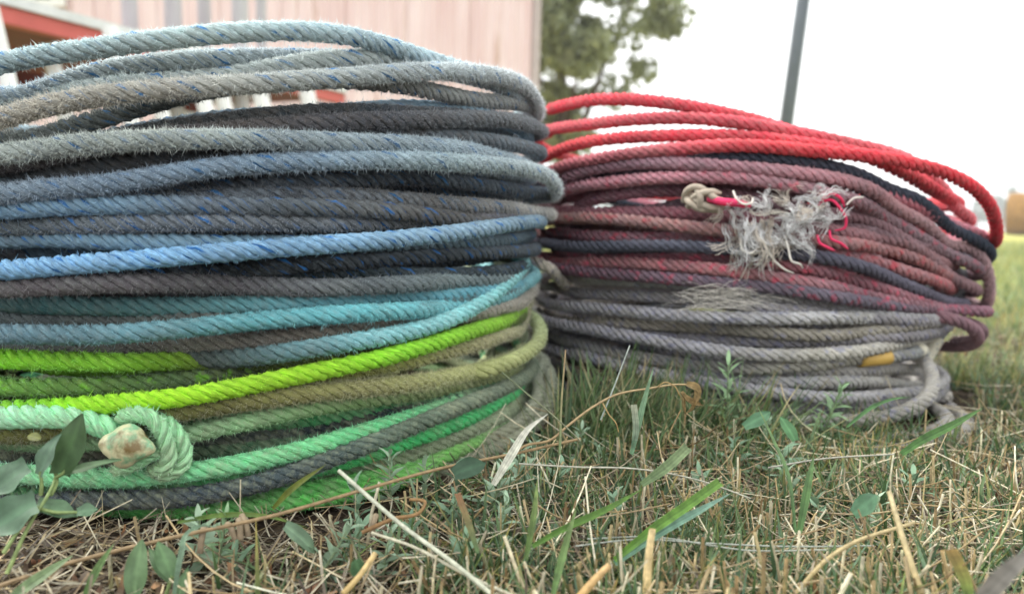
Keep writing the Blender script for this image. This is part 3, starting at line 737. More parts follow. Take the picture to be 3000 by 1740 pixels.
RGT = [  # ---- right stack
 dict(rope='H', lay=1.4, fz=0.5, t='1480,358 1600,322 1660,309 1720,299 1780,294 1900,295 2000,305 2100,323 2210,350 2320,385 2450,425 2600,480 2750,560', c=[(1500,'#e8404e'),(2000,'#dd4a58'),(2700,'#cf4550')]),
 dict(rope='H', lay=1.1, fz=1.0, t='1480,424 1600,385 1660,371 1720,363 1780,355 1900,348 2000,348 2150,362 2270,380 2400,400 2500,418 2600,437 2700,470 2770,520 2820,570 2838,610', c=[(1500,'#d86068'),(1900,'#cf5a66'),(2400,'#c85560'),(2800,'#d07078')]),
 dict(rope='H', lay=0.7, fz=0.5, t='1480,505 1600,458 1660,435 1720,420 1780,411 1900,400 2000,395 2150,396 2270,408 2400,428 2600,480 2750,560', c=[(1500,'#e84a4e'),(1900,'#d64856'),(2700,'#c84a55')]),
 dict(rope='H', lay=-0.2, fz=0.4, t='1480,560 1600,512 1660,481 1720,468 1780,457 1900,443 2000,436 2100,430 2150,429 2270,433 2400,443 2500,450 2600,461 2700,485 2760,503 2800,521 2850,551 2885,585 2908,625 2916,665', tip=True, c=[(1500,'#b06a74'),(1900,'#b86872'),(2050,'#cf5560'),(2300,'#e24650'),(2900,'#e43c48')]),
 dict(rope='I', lay=1.1, fz=1.0, t='1480,575 1720,488 1900,463 2100,455 2210,458 2300,470 2400,495 2600,545 2700,585 2760,603 2800,624 2850,654 2880,690', c=[(1500,'#8c5c68'),(2300,'#a85c6a'),(2800,'#b87682')]),
 dict(rope='J', lay=0.7, fz=0.3, t='1480,600 1900,490 2200,463 2300,468 2400,481 2500,501 2600,528 2700,561 2760,577 2800,595 2850,632 2890,672 2905,705 2909,730', tip=True, c=[(1500,'#3a3c48'),(2900,'#343d49')]),
 dict(rope='I', lay=0.0, fz=1.3, t='1480,585 1600,535 1720,500 1900,479 2000,478 2150,485 2270,497 2400,515 2500,537 2600,565 2700,612 2760,635 2800,652 2850,686 2885,722 2897,752 2899,775', tip=True, c=[(1500,'#86606a'),(1900,'#866672'),(2300,'#a0747c'),(2600,'#9c7478'),(2900,'#957a7c')]),
 dict(rope='I', lay=0.2, fz=1.0, t='1480,610 1600,570 1660,552 1720,540 1780,532 1900,521 2000,520 2150,524 2270,540 2400,562 2500,582 2600,608 2700,655 2760,690 2800,712 2850,750 2874,790', c=[(1500,'#a0727c'),(2000,'#ab7680'),(2300,'#8c6a70'),(2800,'#6d5c62')], fl='#e85a74'),
 dict(rope='I', lay=0.9, fz=0.8, t='1480,660 1600,630 1660,603 1720,586 1780,575 1900,562 2000,561 2150,572 2300,600 2400,620 2500,632 2600,647 2700,700 2760,733 2800,763 2840,804 2862,841', c=[(1500,'#7a4c58'),(2000,'#64404c'),(2600,'#76585e'),(2860,'#7c6265')]),
 dict(rope='I', lay=0.8, fz=0.7, t='1480,626 1720,622 1900,619 2000,623 2150,636 2300,660 2400,672 2500,684 2600,696 2680,715 2722,745', c=[(1500,'#7c5058'),(2000,'#84505a'),(2700,'#7a5a5c')]),
 dict(rope='I', lay=0.3, fz=0.9, t='1480,642 1600,640 1720,640 1900,655 2000,664 2150,676 2300,694 2400,703 2500,716 2600,731 2700,762 2766,799', c=[(1500,'#846660'),(2000,'#8a6866'),(2700,'#8a605f')], fl='#cf4a5c'),
 dict(rope='I', lay=0.8, fz=0.7, t='1480,690 1720,691 1900,694 2150,706 2400,733 2600,768 2700,805 2790,848', c=[(1500,'#6a4c58'),(2300,'#7c525a'),(2790,'#96605f')], fl='#e04a60'),
 dict(rope='J', lay=0.1, fz=0.7, t='1480,722 1720,724 1900,723 2000,723 2150,729 2300,738 2400,749 2500,773 2600,801 2700,842 2760,866 2830,888', c=[(1500,'#4d505c'),(2200,'#4a4d5a'),(2800,'#585460')]),
 dict(rope='K', lay=0.6, fz=0.8, t='1480,762 1720,762 1900,755 2150,757 2300,778 2400,792 2500,814 2600,840 2700,876 2800,905', c=[(1500,'#704650'),(2300,'#82525a'),(2800,'#8a6068')], fl='#f05a78'),
 dict(rope='K', lay=0.2, fz=1.0, t='1480,768 1600,766 1720,768 1900,777 2000,783 2150,794 2300,815 2400,829 2500,850 2600,872 2700,893 2780,905', c=[(1500,'#8c5f62'),(2000,'#9a6a6c'),(2700,'#8a6870')], fl='#f2557a'),
 dict(rope='K', lay=0.1, tip=True, fz=0.5, t='1480,800 1720,798 1900,808 2150,833 2300,851 2400,866 2500,878 2600,889 2700,898 2760,906 2850,913 2892,917', c=[(1500,'#5a3c48'),(2200,'#54505c'),(2700,'#585660'),(2890,'#7c5c66')], fl='#c8506a'),
 dict(rope='I', lay=1.7, fz=0.4, t='1600,690 1700,645 1760,618 1830,617 1900,619 1960,603 2100,601 2300,632 2500,662 2700,725', c=[(1500,'#4a3a44'),(2700,'#5a4448')]),
 dict(rope='M', lay=1.2, fz=0.8, t='1480,800 1600,810 1720,821 1900,823 2000,829 2150,850 2400,895 2700,930', c=[(1500,'#a09d98'),(2000,'#8f8f92')]),
 dict(rope='M', lay=0.9, fz=0.8, t='1480,845 1620,850 1720,858 1900,870 2000,880 2150,895 2400,912 2700,945', c=[(1500,'#7d7b80'),(2700,'#7d7b80')]),
 dict(rope='M', lay=0.1, tip=True, fz=1.2, t='1480,888 1600,892 1720,903 1900,914 2000,922 2150,930 2270,934 2400,934 2500,931 2600,928 2680,926 2722,930', c=[(1500,'#7b7a80'),(2000,'#8a8990'),(2400,'#9a9a9c'),(2700,'#a09f9b')]),
 dict(rope='M', lay=0.6, fz=0.8, t='1480,925 1600,930 1720,938 1900,952 2150,966 2300,976 2400,980 2600,968 2700,955', c=[(1500,'#7c7670'),(2150,'#77736c'),(2700,'#858178')]),
 dict(rope='M', lay=0.9, fz=0.8, t='1480,960 1900,985 2150,997 2400,1002 2600,990', c=[(1500,'#6c6b74'),(2600,'#77757a')]),
 dict(rope='M', lay=-0.2, tip=True, fz=1.2, t='1480,935 1600,940 1720,960 1800,977 1900,997 2000,1016 2150,1034 2270,1040 2400,1036 2500,1029 2600,1015 2660,1001 2720,980 2746,956', c=[(1500,'#75747e'),(2000,'#8b8a92'),(2400,'#98968f'),(2746,'#a3a19a')]),
 dict(rope='M', lay=0.5, tip=True, fz=0.4, t='1480,1000 1900,1052 2150,1076 2400,1070 2500,1060 2600,1047 2660,1036 2700,1022 2735,1005 2752,980', c=[(1500,'#77777e'),(2515,'#8a887f'),(2750,'#6f757b')]),
 dict(rope='M', lay=0.8, tip=True, fz=1.0, t='1480,985 1720,1012 1900,1052 2150,1087 2400,1090 2500,1084 2600,1080 2692,1084', c=[(1500,'#65656e'),(2600,'#8d8b88')]),
 dict(rope='M', lay=0.5, tip=True, fz=1.0, t='1480,1010 1900,1075 2150,1108 2400,1120 2500,1119 2600,1121 2692,1128', c=[(1500,'#65656e'),(2100,'#73737a'),(2600,'#94938f')]),
 dict(rope='M', lay=0.1, fz=1.0, t='1480,1010 1600,1022 1720,1042 1900,1092 2000,1112 2150,1137 2270,1152 2400,1162 2500,1165 2600,1160 2680,1152', c=[(1500,'#6c6c74'),(2000,'#807f86'),(2600,'#8c8b8c')]),
 dict(rope='M', lay=0.9, fz=0.8, t='1480,1080 1720,1115 1900,1160 2150,1185 2400,1200 2600,1190', c=[(1500,'#5c5c62'),(2600,'#707074')]),
 dict(rope='M', lay=0.0, fz=1.2, t='1480,1120 1700,1170 1900,1215 2150,1236 2400,1235 2540,1226 2600,1214 2660,1196 2700,1172 2728,1130b 2728,1095b 2715,1066b 2692,1046b', c=[(1500,'#6d6b6c'),(2300,'#8f8e8b'),(2730,'#918f8f')]),
 dict(rope='M', lay=0.5, fz=1.0, t='1480,1180 1900,1260 2150,1290 2500,1305 2650,1292 2740,1266 2766,1240b 2755,1210b', c=[(1500,'#6d6a66'),(2766,'#9a9690')]),
 dict(rope='M', lay=0.1, fz=1.0, t='1480,1200 1900,1290 2150,1315 2400,1325 2600,1330 2700,1320 2780,1298 2825,1270 2831,1245b 2800,1206b 2752,1172b', c=[(1500,'#6d6a66'),(2831,'#9c9893')]),
]
thL = math.atan2(*(hit(-160, 600, CL, RL_DEF)[:2] - CL)[::-1]) % (2 * math.pi)
thR = math.atan2(*(hit(1572, 700, CR, RR_DEF)[:2] - CR)[::-1]) % (2 * math.pi)
stack_loops(L, CL, thL, RL_DEF, ROPE_DL, 500, -999, 1540)
stack_loops(RGT, CR, thR, RR_DEF, ROPE_D, 400, 1570, 2800)
print('min z', [round(s['minz'], 3) for s in L][-8:], [round(s['minz'], 3) for s in RGT][-5:])

ROPES = {
 'A': ('weathered pale blue and tan rope coil with blue flecks, topmost of the taller stack', dict(dirt='#9da4a4', dirt_amt=0.36, tracer='#3f7fb8')),
 'B': ('dark charcoal rope coil wedged just under the pale blue coil', dict(dirt='#6a625a', dirt_amt=0.4)),
 'C': ('fuzzy slate blue rope coil with one dark turn in the middle of the taller stack', dict(dirt='#84909a', dirt_amt=0.42, tracer='#3c74aa')),
 'D': ('bright sky blue rope coil fading to black turns above the turquoise coil', dict(dirt='#7a848c', dirt_amt=0.30, tracer='#2f74bc')),
 'E': ('turquoise rope coil with brownish worn turns resting on the lime coil', dict(dirt='#8d9490', dirt_amt=0.28)),
 'F': ('bright lime green rope coil worn to tan at its bends', dict(dirt='#85904e', dirt_amt=0.22)),
 'G': ('mint green and black rope coil with a knotted end lying on the grass', dict(dirt='#a3a88c', dirt_amt=0.40)),
 'H': ('bright red rope coil, topmost of the lower stack', dict(dirt='#b07a76', dirt_amt=0.42)),
 'I': ('dusty faded maroon rope coil with a frayed knotted end', dict(dirt='#9a858c', dirt_amt=0.55)),
 'J': ('near black rope coil wound among the faded maroon turns', dict(dirt='#5c5a66', dirt_amt=0.5)),
 'K': ('dark plum rope coil speckled with hot pink above the grey coil', dict(dirt='#8a747e', dirt_amt=0.5)),
 'M': ('grey lavender rope coil with yellow and white tape, lowest of the shorter stack', dict(dirt='#8d877a', dirt_amt=0.45, fleck='#7f82a6', fleck_amt=0.5)),
}
ROOT = {}; RMAT = {}
for kx, (lab, kw) in ROPES.items():
    first = [s for s in L + RGT if s['rope'] == kx]
    zmin = min(s['P'][:, 2].min() for s in first)
    cc = CL if kx in 'ABCDEFG' else CR
    o = empty('coiled_rope', (cc[0], cc[1], zmin - ROPE_D / 2)); ROOT[kx] = o
    tag(o, lab, 'rope')
    RMAT[kx] = rope_material('rope_' + kx.lower(), **kw)
FLM = {}
def mat_for(s):
    if 'fl' in s:
        key = (s['rope'], s['fl'])
        if key not in FLM:
            kw = dict(ROPES[s['rope']][1]); kw.update(fleck=s['fl'], fleck_amt=0.55)
            FLM[key] = rope_material('rope_flecked_%d' % len(FLM), **kw)
        return FLM[key]
    return RMAT[s['rope']]
for i, s in enumerate(L):
    add_rope(s['P'], ROPE_DL / 2, lambda x, st=s['c']: colour_at(st, x), s['X'], mat_for(s), ROOT[s['rope']], 0.0031, 8,
             fuzz=s['fz'], nfuzz=int(44000 * (0.25 + 0.75 * s['fz'])), seed=i + 1, fuzzlen=0.00035 + 0.00032 * s['fz'])
for i, s in enumerate(RGT):
    add_rope(s['P'], ROPE_D / 2, lambda x, st=s['c'], g_=RGAIN[s['rope']]: colour_at(st, x) * g_, s['X'], mat_for(s), ROOT[s['rope']], 0.0036, 7,
             fuzz=s['fz'], nfuzz=int(9000 * (0.35 + 0.65 * s['fz'])), seed=i + 71, fuzzlen=0.0004 + 0.0003 * s['fz'])

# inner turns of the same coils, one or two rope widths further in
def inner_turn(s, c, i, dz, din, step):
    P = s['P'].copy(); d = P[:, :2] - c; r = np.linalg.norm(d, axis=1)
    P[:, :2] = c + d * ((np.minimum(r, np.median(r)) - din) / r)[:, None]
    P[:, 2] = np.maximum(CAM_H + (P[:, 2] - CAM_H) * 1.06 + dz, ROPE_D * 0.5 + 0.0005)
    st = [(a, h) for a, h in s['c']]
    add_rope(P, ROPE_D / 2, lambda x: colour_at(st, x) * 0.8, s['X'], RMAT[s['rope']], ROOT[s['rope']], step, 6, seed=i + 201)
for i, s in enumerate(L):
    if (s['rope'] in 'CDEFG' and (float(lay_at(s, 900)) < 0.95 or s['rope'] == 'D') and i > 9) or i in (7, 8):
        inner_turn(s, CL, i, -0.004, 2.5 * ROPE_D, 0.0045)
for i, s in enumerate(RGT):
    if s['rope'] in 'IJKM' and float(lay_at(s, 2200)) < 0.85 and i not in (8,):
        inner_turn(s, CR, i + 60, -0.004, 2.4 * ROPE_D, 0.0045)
# ------------------------------------------------------------------ knot, frayed end, tape, loose rope end
def surf(px, py, c, r, off):
    """point on the outside of a coil, `off` metres in front of its cylinder"""
    p = hit(px, py, c, r); d = p - CAM; L_ = np.linalg.norm(d)
    return CAM + d * ((L_ - off) / L_)

def smooth_path(pts, n=60):
    pts = np.array(pts); d = np.concatenate([[0], np.cumsum(np.linalg.norm(np.diff(pts, axis=0), axis=1))])
    q = np.linspace(0, d[-1], n)
    return np.stack([pchip(d, pts[:, k], q) for k in range(3)], 1)

def free_rope(pts, rad, cols, mat, parent, seed, fz=0.8, nf=1100, step=0.002, name='loop'):
    P = smooth_path(pts, 80); X = np.linspace(0, 1, 80)
    return add_rope(P, rad, lambda x: colour_at(cols, x), X, mat, parent, step, 8, fuzz=fz, nfuzz=nf, seed=seed, fuzzlen=0.0007, fuzzfront=False, name=name)

G, I_, M_ = ROOT['G'], ROOT['I'], ROOT['M']
K = lambda pts, off: [surf(x, y, CL, RL_DEF, off + (o[0] if o else 0)) for x, y, *o in pts]
mint = [(0, '#9fdcb0'), (0.6, '#93d6a6'), (1, '#7fc795')]
mint2 = [(0, '#86bf90'), (0.5, '#9cd0a2'), (1, '#a3c59c')]
free_rope(K([(-70,1219,-.004),(60,1217),(150,1218),(220,1226),(280,1243),(330,1270),(356,1300,-.003)], .007), ROPE_D / 2 * 1.05, mint, RMAT['G'], G, 301, name='knot_turn')
free_rope(K([(352,1230,-.004),(398,1220),(438,1232),(466,1264),(480,1304),(488,1340),(478,1368),(446,1380,-.006)], .010), ROPE_D / 2 * 0.76, mint2, RMAT['G'], G, 302, name='knot_turn')
free_rope(K([(440,1216,-.008),(490,1240),(522,1278),(536,1322),(528,1358),(498,1378),(456,1384,-.006)], .004), ROPE_D / 2 * 0.76, mint2, RMAT['G'], G, 303, name='knot_turn')
free_rope(K([(500,1322,-.005),(462,1328),(426,1350),(385,1372),(335,1382,-.004)], .009), ROPE_D / 2 * 0.5, mint2, RMAT['G'], G, 304, name='knot_turn')
free_rope(K([(496,1298,-.005),(455,1302),(412,1322),(372,1350)], .007), ROPE_D / 2 * 0.5, mint2, RMAT['G'], G, 305, name='knot_turn')
# melted end of the knot: a four-lobed lump
def melt_mat():
    m, n = new_mat('melted_rope_end')
    obj = N_(n, 'ShaderNodeNewGeometry').outputs['Position']
    c = mix_rgb(n, ramp(n, noise(n, obj, 170, 3, 0.55), 0.44, 0.60), lin('#cdc9a2'), lin('#7fb088'))
    c = mix_rgb(n, ramp(n, noise(n, obj, 110, 4, 0.6), 0.52, 0.70), c, lin('#6f5c34'))
    finish(n, c, 0.38, noise(n, obj, 320, 3), 0.4, 0.001, spec=0.5); return m
cen = surf(372, 1306, CL, RL_DEF, 0.016); rx, rz, ry = 0.0094, 0.0078, 0.0066
vs, fs = [], []; nu, nv = 40, 22
for i in range(nv + 1):
    ph = math.pi * i / nv
    for j in range(nu):
        a = 2 * math.pi * j / nu
        lob = 1 + 0.11 * math.cos(4 * a + 0.6) * math.sin(ph) ** 2 + 0.05 * math.sin(3 * a + 5 * ph) + 0.03 * math.sin(9 * a) * math.sin(7 * ph)
        l = np.array([rx * math.cos(a) * math.sin(ph) * lob, -ry * math.cos(ph), rz * math.sin(a) * math.sin(ph) * lob])
        vs.append(cen + l)
fs = [[i*nu+j, i*nu+(j+1)%nu, (i+1)*nu+(j+1)%nu, (i+1)*nu+j] for i in range(nv) for j in range(nu)]
mo = mesh_obj('melted_end', np.array(vs), fs, melt_mat(), G); mo['label'] = 'cream and brown melted lump at the end of the green knot'

# --- frayed knotted end on the maroon coil
S = lambda x, y, off: surf(x, y, CR, RR_DEF, off)
M_YARN = attr_material('frayed_yarn', 0.85, 0.3, 0.15, 200, 0.2)
def yarn_tube(paths, rad, col, k=5):
    vs, fs, cs = [], [], []; b = 0
    for P, r, c in zip(paths, rad, col):
        T, Nn, B = frames(P); n = len(P)
        a = 2 * math.pi * np.arange(k) / k
        rr = r * np.interp(np.arange(n), [0, n * .8, n - 1], [1, 1, .45])
        V = P[:, None, :] + rr[:, None, None] * (np.cos(a)[None, :, None] * Nn[:, None] + np.sin(a)[None, :, None] * B[:, None])
        Iq = (np.arange(n - 1)[:, None] * k + np.arange(k)[None]).ravel(); Jq = (np.arange(n - 1)[:, None] * k + (np.arange(k)[None] + 1) % k).ravel()
        vs.append(V.reshape(-1, 3)); fs.append(np.stack([Iq, Jq, Jq + k, Iq + k], 1) + b); cs.append(np.repeat(c[None], n * k, 0)); b += n * k
    return np.concatenate(vs), np.concatenate(fs), np.concatenate(cs)
beige, pink, gry = lin('#b0a596', 1.25), lin('#ff4f7d', 1.0), lin('#e4dfd8', 1.1)
def part_yarn(name, pts, r, c, parent, label=None):
    P = smooth_path(pts, 40); V, Fq, C = yarn_tube([P], [r], [c], 8)
    o = mesh_obj(name, V, Fq, M_YARN, parent, col=C)
    if label: o['label'] = label
    return o
# the braided knot: bent turns of thick yarn
for q, (pts, cc) in enumerate([
    ([(2004,590,.004),(2012,560,.009),(2035,548,.011),(2062,556,.011),(2078,580,.009),(2070,604,.006)], beige),
    ([(2016,606,.004),(2030,580,.010),(2056,566,.013),(2084,562,.012),(2112,566,.008)], beige * 1.1),
    ([(2024,572,.006),(2046,592,.012),(2072,606,.012),(2098,610,.009),(2130,606,.006)], beige * 0.95),
    ([(2008,574,.004),(2022,596,.011),(2050,612,.011),(2084,614,.008),(2118,622,.006)], beige * 1.05),
    ([(2040,556,.010),(2052,580,.014),(2050,604,.012),(2034,614,.006)], beige * 0.9),
    ([(2070,560,.010),(2094,580,.013),(2120,590,.010),(2160,600,.007)], beige)]):
    part_yarn('knot_yarn', [S(*p) for p in pts], 0.0021, cc, I_)
part_yarn('pink_yarn', [S(*p) for p in [(2078,582,.010),(2110,590,.014),(2150,594,.014),(2200,602,.010)]], 0.0024, pink, I_, 'hot pink core yarn bursting from the knot')
for pts in ([(2400,600,.008),(2412,580,.013),(2435,568,.016),(2462,580,.016),(2474,606,.012)],
            [(2405,592,.010),(2435,586,.015),(2462,612,.016),(2478,640,.015),(2474,668,.013),(2445,676,.010)],
            [(2430,676,.008),(2436,700,.012),(2462,712,.012),(2484,730,.009)],
            [(2395,690,.008),(2402,712,.012),(2425,725,.013),(2445,734,.010)]):
    part_yarn('pink_yarn', [S(*p) for p in pts], 0.00085, pink, I_, 'loose hot pink yarn curling out of the fray')
for pts in ([(2148,560,.012),(2160,585,.015),(2180,598,.016),(2202,594,.016),(2206,578,.014)],
            [(2230,690,.010),(2245,725,.016),(2270,765,.016),(2300,790,.014),(2325,800,.010)],
            [(2300,690,.010),(2310,730,.014),(2320,765,.015),(2345,775,.013),(2352,786,.010)],
            [(2170,700,.010),(2178,735,.015),(2200,742,.016),(2220,720,.014),(2205,690,.012)],
            [(2210,745,.012),(2235,735,.015),(2245,758,.014)],
            [(2480,600,.008),(2500,582,.010),(2530,578,.008)]):
    part_yarn('loose_yarn', [S(*p) for p in pts], 0.0007, gry, I_)
paths, rad, cols = [], [], []
for q in range(64):                     # locks: bundles of a few fibres that curl together
    if q < 36: x, y = rng.uniform(2110, 2420), rng.normal(620, 24); ang = rng.uniform(-0.5, 0.7)
    else: x, y = rng.normal(2225, 45), rng.uniform(630, 690); ang = rng.uniform(0.7, 1.9)
    off = rng.uniform(.004, .014); pts = []; curl = rng.choice([-1, 1]) * rng.uniform(0.2, 0.7)
    for st in range(13):
        pts.append((x, y, off)); ang += curl + rng.normal(0, 0.25)
        if rng.random() < 0.22: curl = -curl
        x += math.cos(ang) * 9 + 0.6; y += math.sin(ang) * 8 + (1.6 if q < 36 else 4.2); off = min(max(off + rng.normal(0, .002), .002), .018)
    base = lin(random.choice(['#e9e5de', '#d6cfc6', '#f2efea', '#c4bbb0', '#ece8e2']), 1.25)
    for w_ in range(9):
        jx, jy, jo = rng.normal(0, 4, 3); fray = rng.normal(0, 5, 2)
        pp = [S(x_ + jx + fray[0] * (i_ / 12) ** 2 * 2, y_ + jy + fray[1] * (i_ / 12) ** 2 * 2, o_ + jo * .0003) for i_, (x_, y_, o_) in enumerate(pts)]
        paths.append(smooth_path(pp, 34)); rad.append(rng.uniform(.00010, .00024)); cols.append(np.clip(base * rng.uniform(.8, 1.15), 0, .9))
V, Fq, C = yarn_tube(paths, rad, cols, 4)
fr = mesh_obj('frayed_fibres', V, Fq, M_YARN, I_, col=C); fr['kind'] = 'stuff'; fr['label'] = 'tangle of curly grey fibres at the frayed knot'
# thin pale wisps on the grey coil
paths, rad, cols = [], [], []
for q in range(150):
    x, y = rng.normal(2120, 55), rng.uniform(845, 905); ang = rng.uniform(-0.9, 0.25); off = rng.uniform(-.004, .006); pts = []
    for st in range(9):
        pts.append(S(x, y, off)); ang += rng.normal(0.07, 0.2); x += math.cos(ang) * 12 * (1 if q % 2 else -1); y += math.sin(ang) * 5
    paths.append(smooth_path(pts, 18)); rad.append(rng.uniform(.00010, .00020)); cols.append(lin('#ece8e2', 1.1))
V, Fq, C = yarn_tube(paths, rad, cols, 3)
fr = mesh_obj('frayed_wisp', V, Fq, M_YARN, M_, col=C); fr['kind'] = 'stuff'
# loose pale end of the grey rope that sticks out between the stacks
free_rope([at(1478,812,.60), at(1520,780,.57), at(1560,768,.55), at(1600,784,.545), at(1640,826,.56), at(1665,838,.60)], ROPE_D / 2 * .95,
          [(0, '#8b8880'), (.4, '#6c6a66'), (.5, '#c3bcb0'), (1, '#b4ada2')], RMAT['M'], M_, 320, 0.5, 800, name='rope_end')
# a bight hanging out under the plum coil
Kp = ROOT['K']
plum = [(0, '#7a5a62'), (1, '#846a6e')]
free_rope([at(2560,905,.56), at(2680,912,.535), at(2770,930,.525), at(2832,950,.53), at(2862,982,.545), at(2842,1008,.57), at(2780,1016,.60), at(2680,1010,.64)], ROPE_D / 2, plum, RMAT['K'], Kp, 321, 0.8, 1500, name='hanging_bight')
free_rope([at(2600,920,.585), at(2740,935,.575), at(2830,945,.575), at(2872,966,.585), at(2868,992,.61), at(2800,1000,.65)], ROPE_D / 2, plum, RMAT['K'], Kp, 322, 0.8, 1500, name='hanging_bight')
# tape bands
tl = [s for s in RGT if s['rope'] == 'M' and '2735,1005' in s['t']][0]
def band(x0, x1, mat, name, label):
    msk = (tl['X'] >= x0) & (tl['X'] <= x1) & (np.arange(NB) < NB * 0.6)
    P = tl['P'][msk]; mb = MB(); mb.tube(P, ROPE_D / 2 * 1.06, 20)
    o = mb.build(name, mat, M_, True); o['label'] = label
band(2525, 2608, plain('yellow_tape', '#b0904a', 0.5, 60, 0.15), 'tape_band', 'yellow tape band around the grey rope')
band(2684, 2742, plain('cream_tape', '#d8d3bf', 0.5, 60, 0.15), 'tape_band', 'cream tape band around the grey rope')

# loops that spill out at the foot of the stacks
gg = [(0, '#8a8a78'), (1, '#92988a')]
free_rope([at(1250,1400,.386), at(1380,1350,.402), at(1480,1302,.424), at(1560,1250,.448), at(1606,1192,.474), at(1616,1130,.50), at(1598,1078,.53), at(1560,1042,.56)], ROPE_D / 2, gg, RMAT['G'], G, 330, 1.4, 5000)
free_rope([at(1400,1310,.415), at(1500,1262,.435), at(1556,1210,.455), at(1578,1160,.475), at(1572,1115,.50), at(1545,1085,.53)], ROPE_D / 2, gg, RMAT['G'], G, 331, 1.4, 4000)
lav = [(0, '#8b8984'), (1, '#a3a09b')]
lg = lambda c_: [(a_, h_) for a_, h_ in c_]
free_rope([at(2250,1310,.448), at(2400,1318,.441), at(2560,1322,.438), at(2690,1314,.446), at(2775,1294,.462), at(2826,1262,.486), at(2832,1238,.51), at(2800,1204,.55), at(2750,1172,.60)], ROPE_D / 2, lav, RMAT['M'], M_, 332, 1.2, 4000)
free_rope([at(2560,1290,.455), at(2680,1284,.458), at(2745,1264,.47), at(2772,1240,.49), at(2762,1212,.52), at(2730,1190,.56)], ROPE_D / 2, lav, RMAT['M'], M_, 333, 1.2, 3000)
free_rope([at(2380,1236,.468), at(2540,1228,.462), at(2640,1204,.465), at(2705,1168,.475), at(2730,1120,.50), at(2722,1075,.53), at(2690,1046,.57)], ROPE_D / 2, lav, RMAT['M'], M_, 334, 1.2, 4000)

free_rope([at(1290,1108,.402), at(1410,1088,.402), at(1480,1062,.416), at(1538,1032,.440), at(1574,1002,.462), at(1584,972,.482), at(1574,944,.505), at(1550,926,.53)], ROPE_D / 2,
          [(0, '#979a68'), (.5, '#a3aa7c'), (1, '#a3b58c')], RMAT['F'], ROOT['F'], 340, 1.6, 6000)
# ------------------------------------------------------------------ grass, straw and weeds
def gz(x, y): return hill(np.asarray(x), np.asarray(y))

def ribbons(name, base, az, lean, length, width, curv, col, tipcol, mat, nseg=4, fold=0.25, parent=None, taper=1.0, roll=None, side=None):
    """grass blades: bent tapering strips with a folded mid-rib"""
    n = len(base); t = np.linspace(0, 1, nseg + 1)
    h = np.stack([np.cos(az), np.sin(az), np.zeros(n)], 1)
    P = np.zeros((n, nseg + 1, 3)); cur = base.copy(); P[:, 0] = cur
    for i in range(nseg):
        a = lean + curv * (t[i] + t[i + 1]) / 2
        d = h * np.sin(a)[:, None] + np.array([0, 0, 1.0]) * np.cos(a)[:, None]
        cur = cur + d * (length / nseg)[:, None]; P[:, i + 1] = cur
    P[:, :, 2] = np.maximum(P[:, :, 2], base[:, None, 2] + 0.0004)
    if side is None:
        sd = np.cross(h, [0, 0, 1.0])
        if roll is None: roll = rng.uniform(-1.2, 1.2, n)
        sd = sd * np.cos(roll)[:, None] + np.array([0, 0, 1.0]) * np.sin(roll)[:, None] * 0.7 + h * np.sin(roll)[:, None] * 0.6
        sd /= np.linalg.norm(sd, axis=1)[:, None]
    else: sd = side
    w = width[:, None] * (1 - taper * t[None] ** 1.8 * 0.96)
    nrm = np.cross(sd, h * 0.4 + np.array([0, 0, 1.0])); nrm /= np.linalg.norm(nrm, axis=1)[:, None]
    Lf = P - sd[:, None] * w[:, :, None] / 2 + nrm[:, None] * (w * fold)[:, :, None]
    Rt = P + sd[:, None] * w[:, :, None] / 2 + nrm[:, None] * (w * fold)[:, :, None]
    V = np.stack([Lf, P, Rt], 2).reshape(-1, 3)         # n, seg+1, 3
    k = 3; b = (np.arange(n) * (nseg + 1) * k)[:, None, None]
    r = (np.arange(nseg) * k)[None, :, None]; q = np.array([0, 1])[None, None]
    i0 = (b + r + q).ravel(); Fq = np.stack([i0, i0 + 1, i0 + 1 + k, i0 + k], 1)
    C = col[:, None, :] * (1 - t[None, :, None] ** 2) + tipcol[:, None, :] * t[None, :, None] ** 2
    C = np.repeat(C.reshape(-1, 3), 3, 0)
    return mesh_obj(name, V, Fq, mat, parent, col=C)

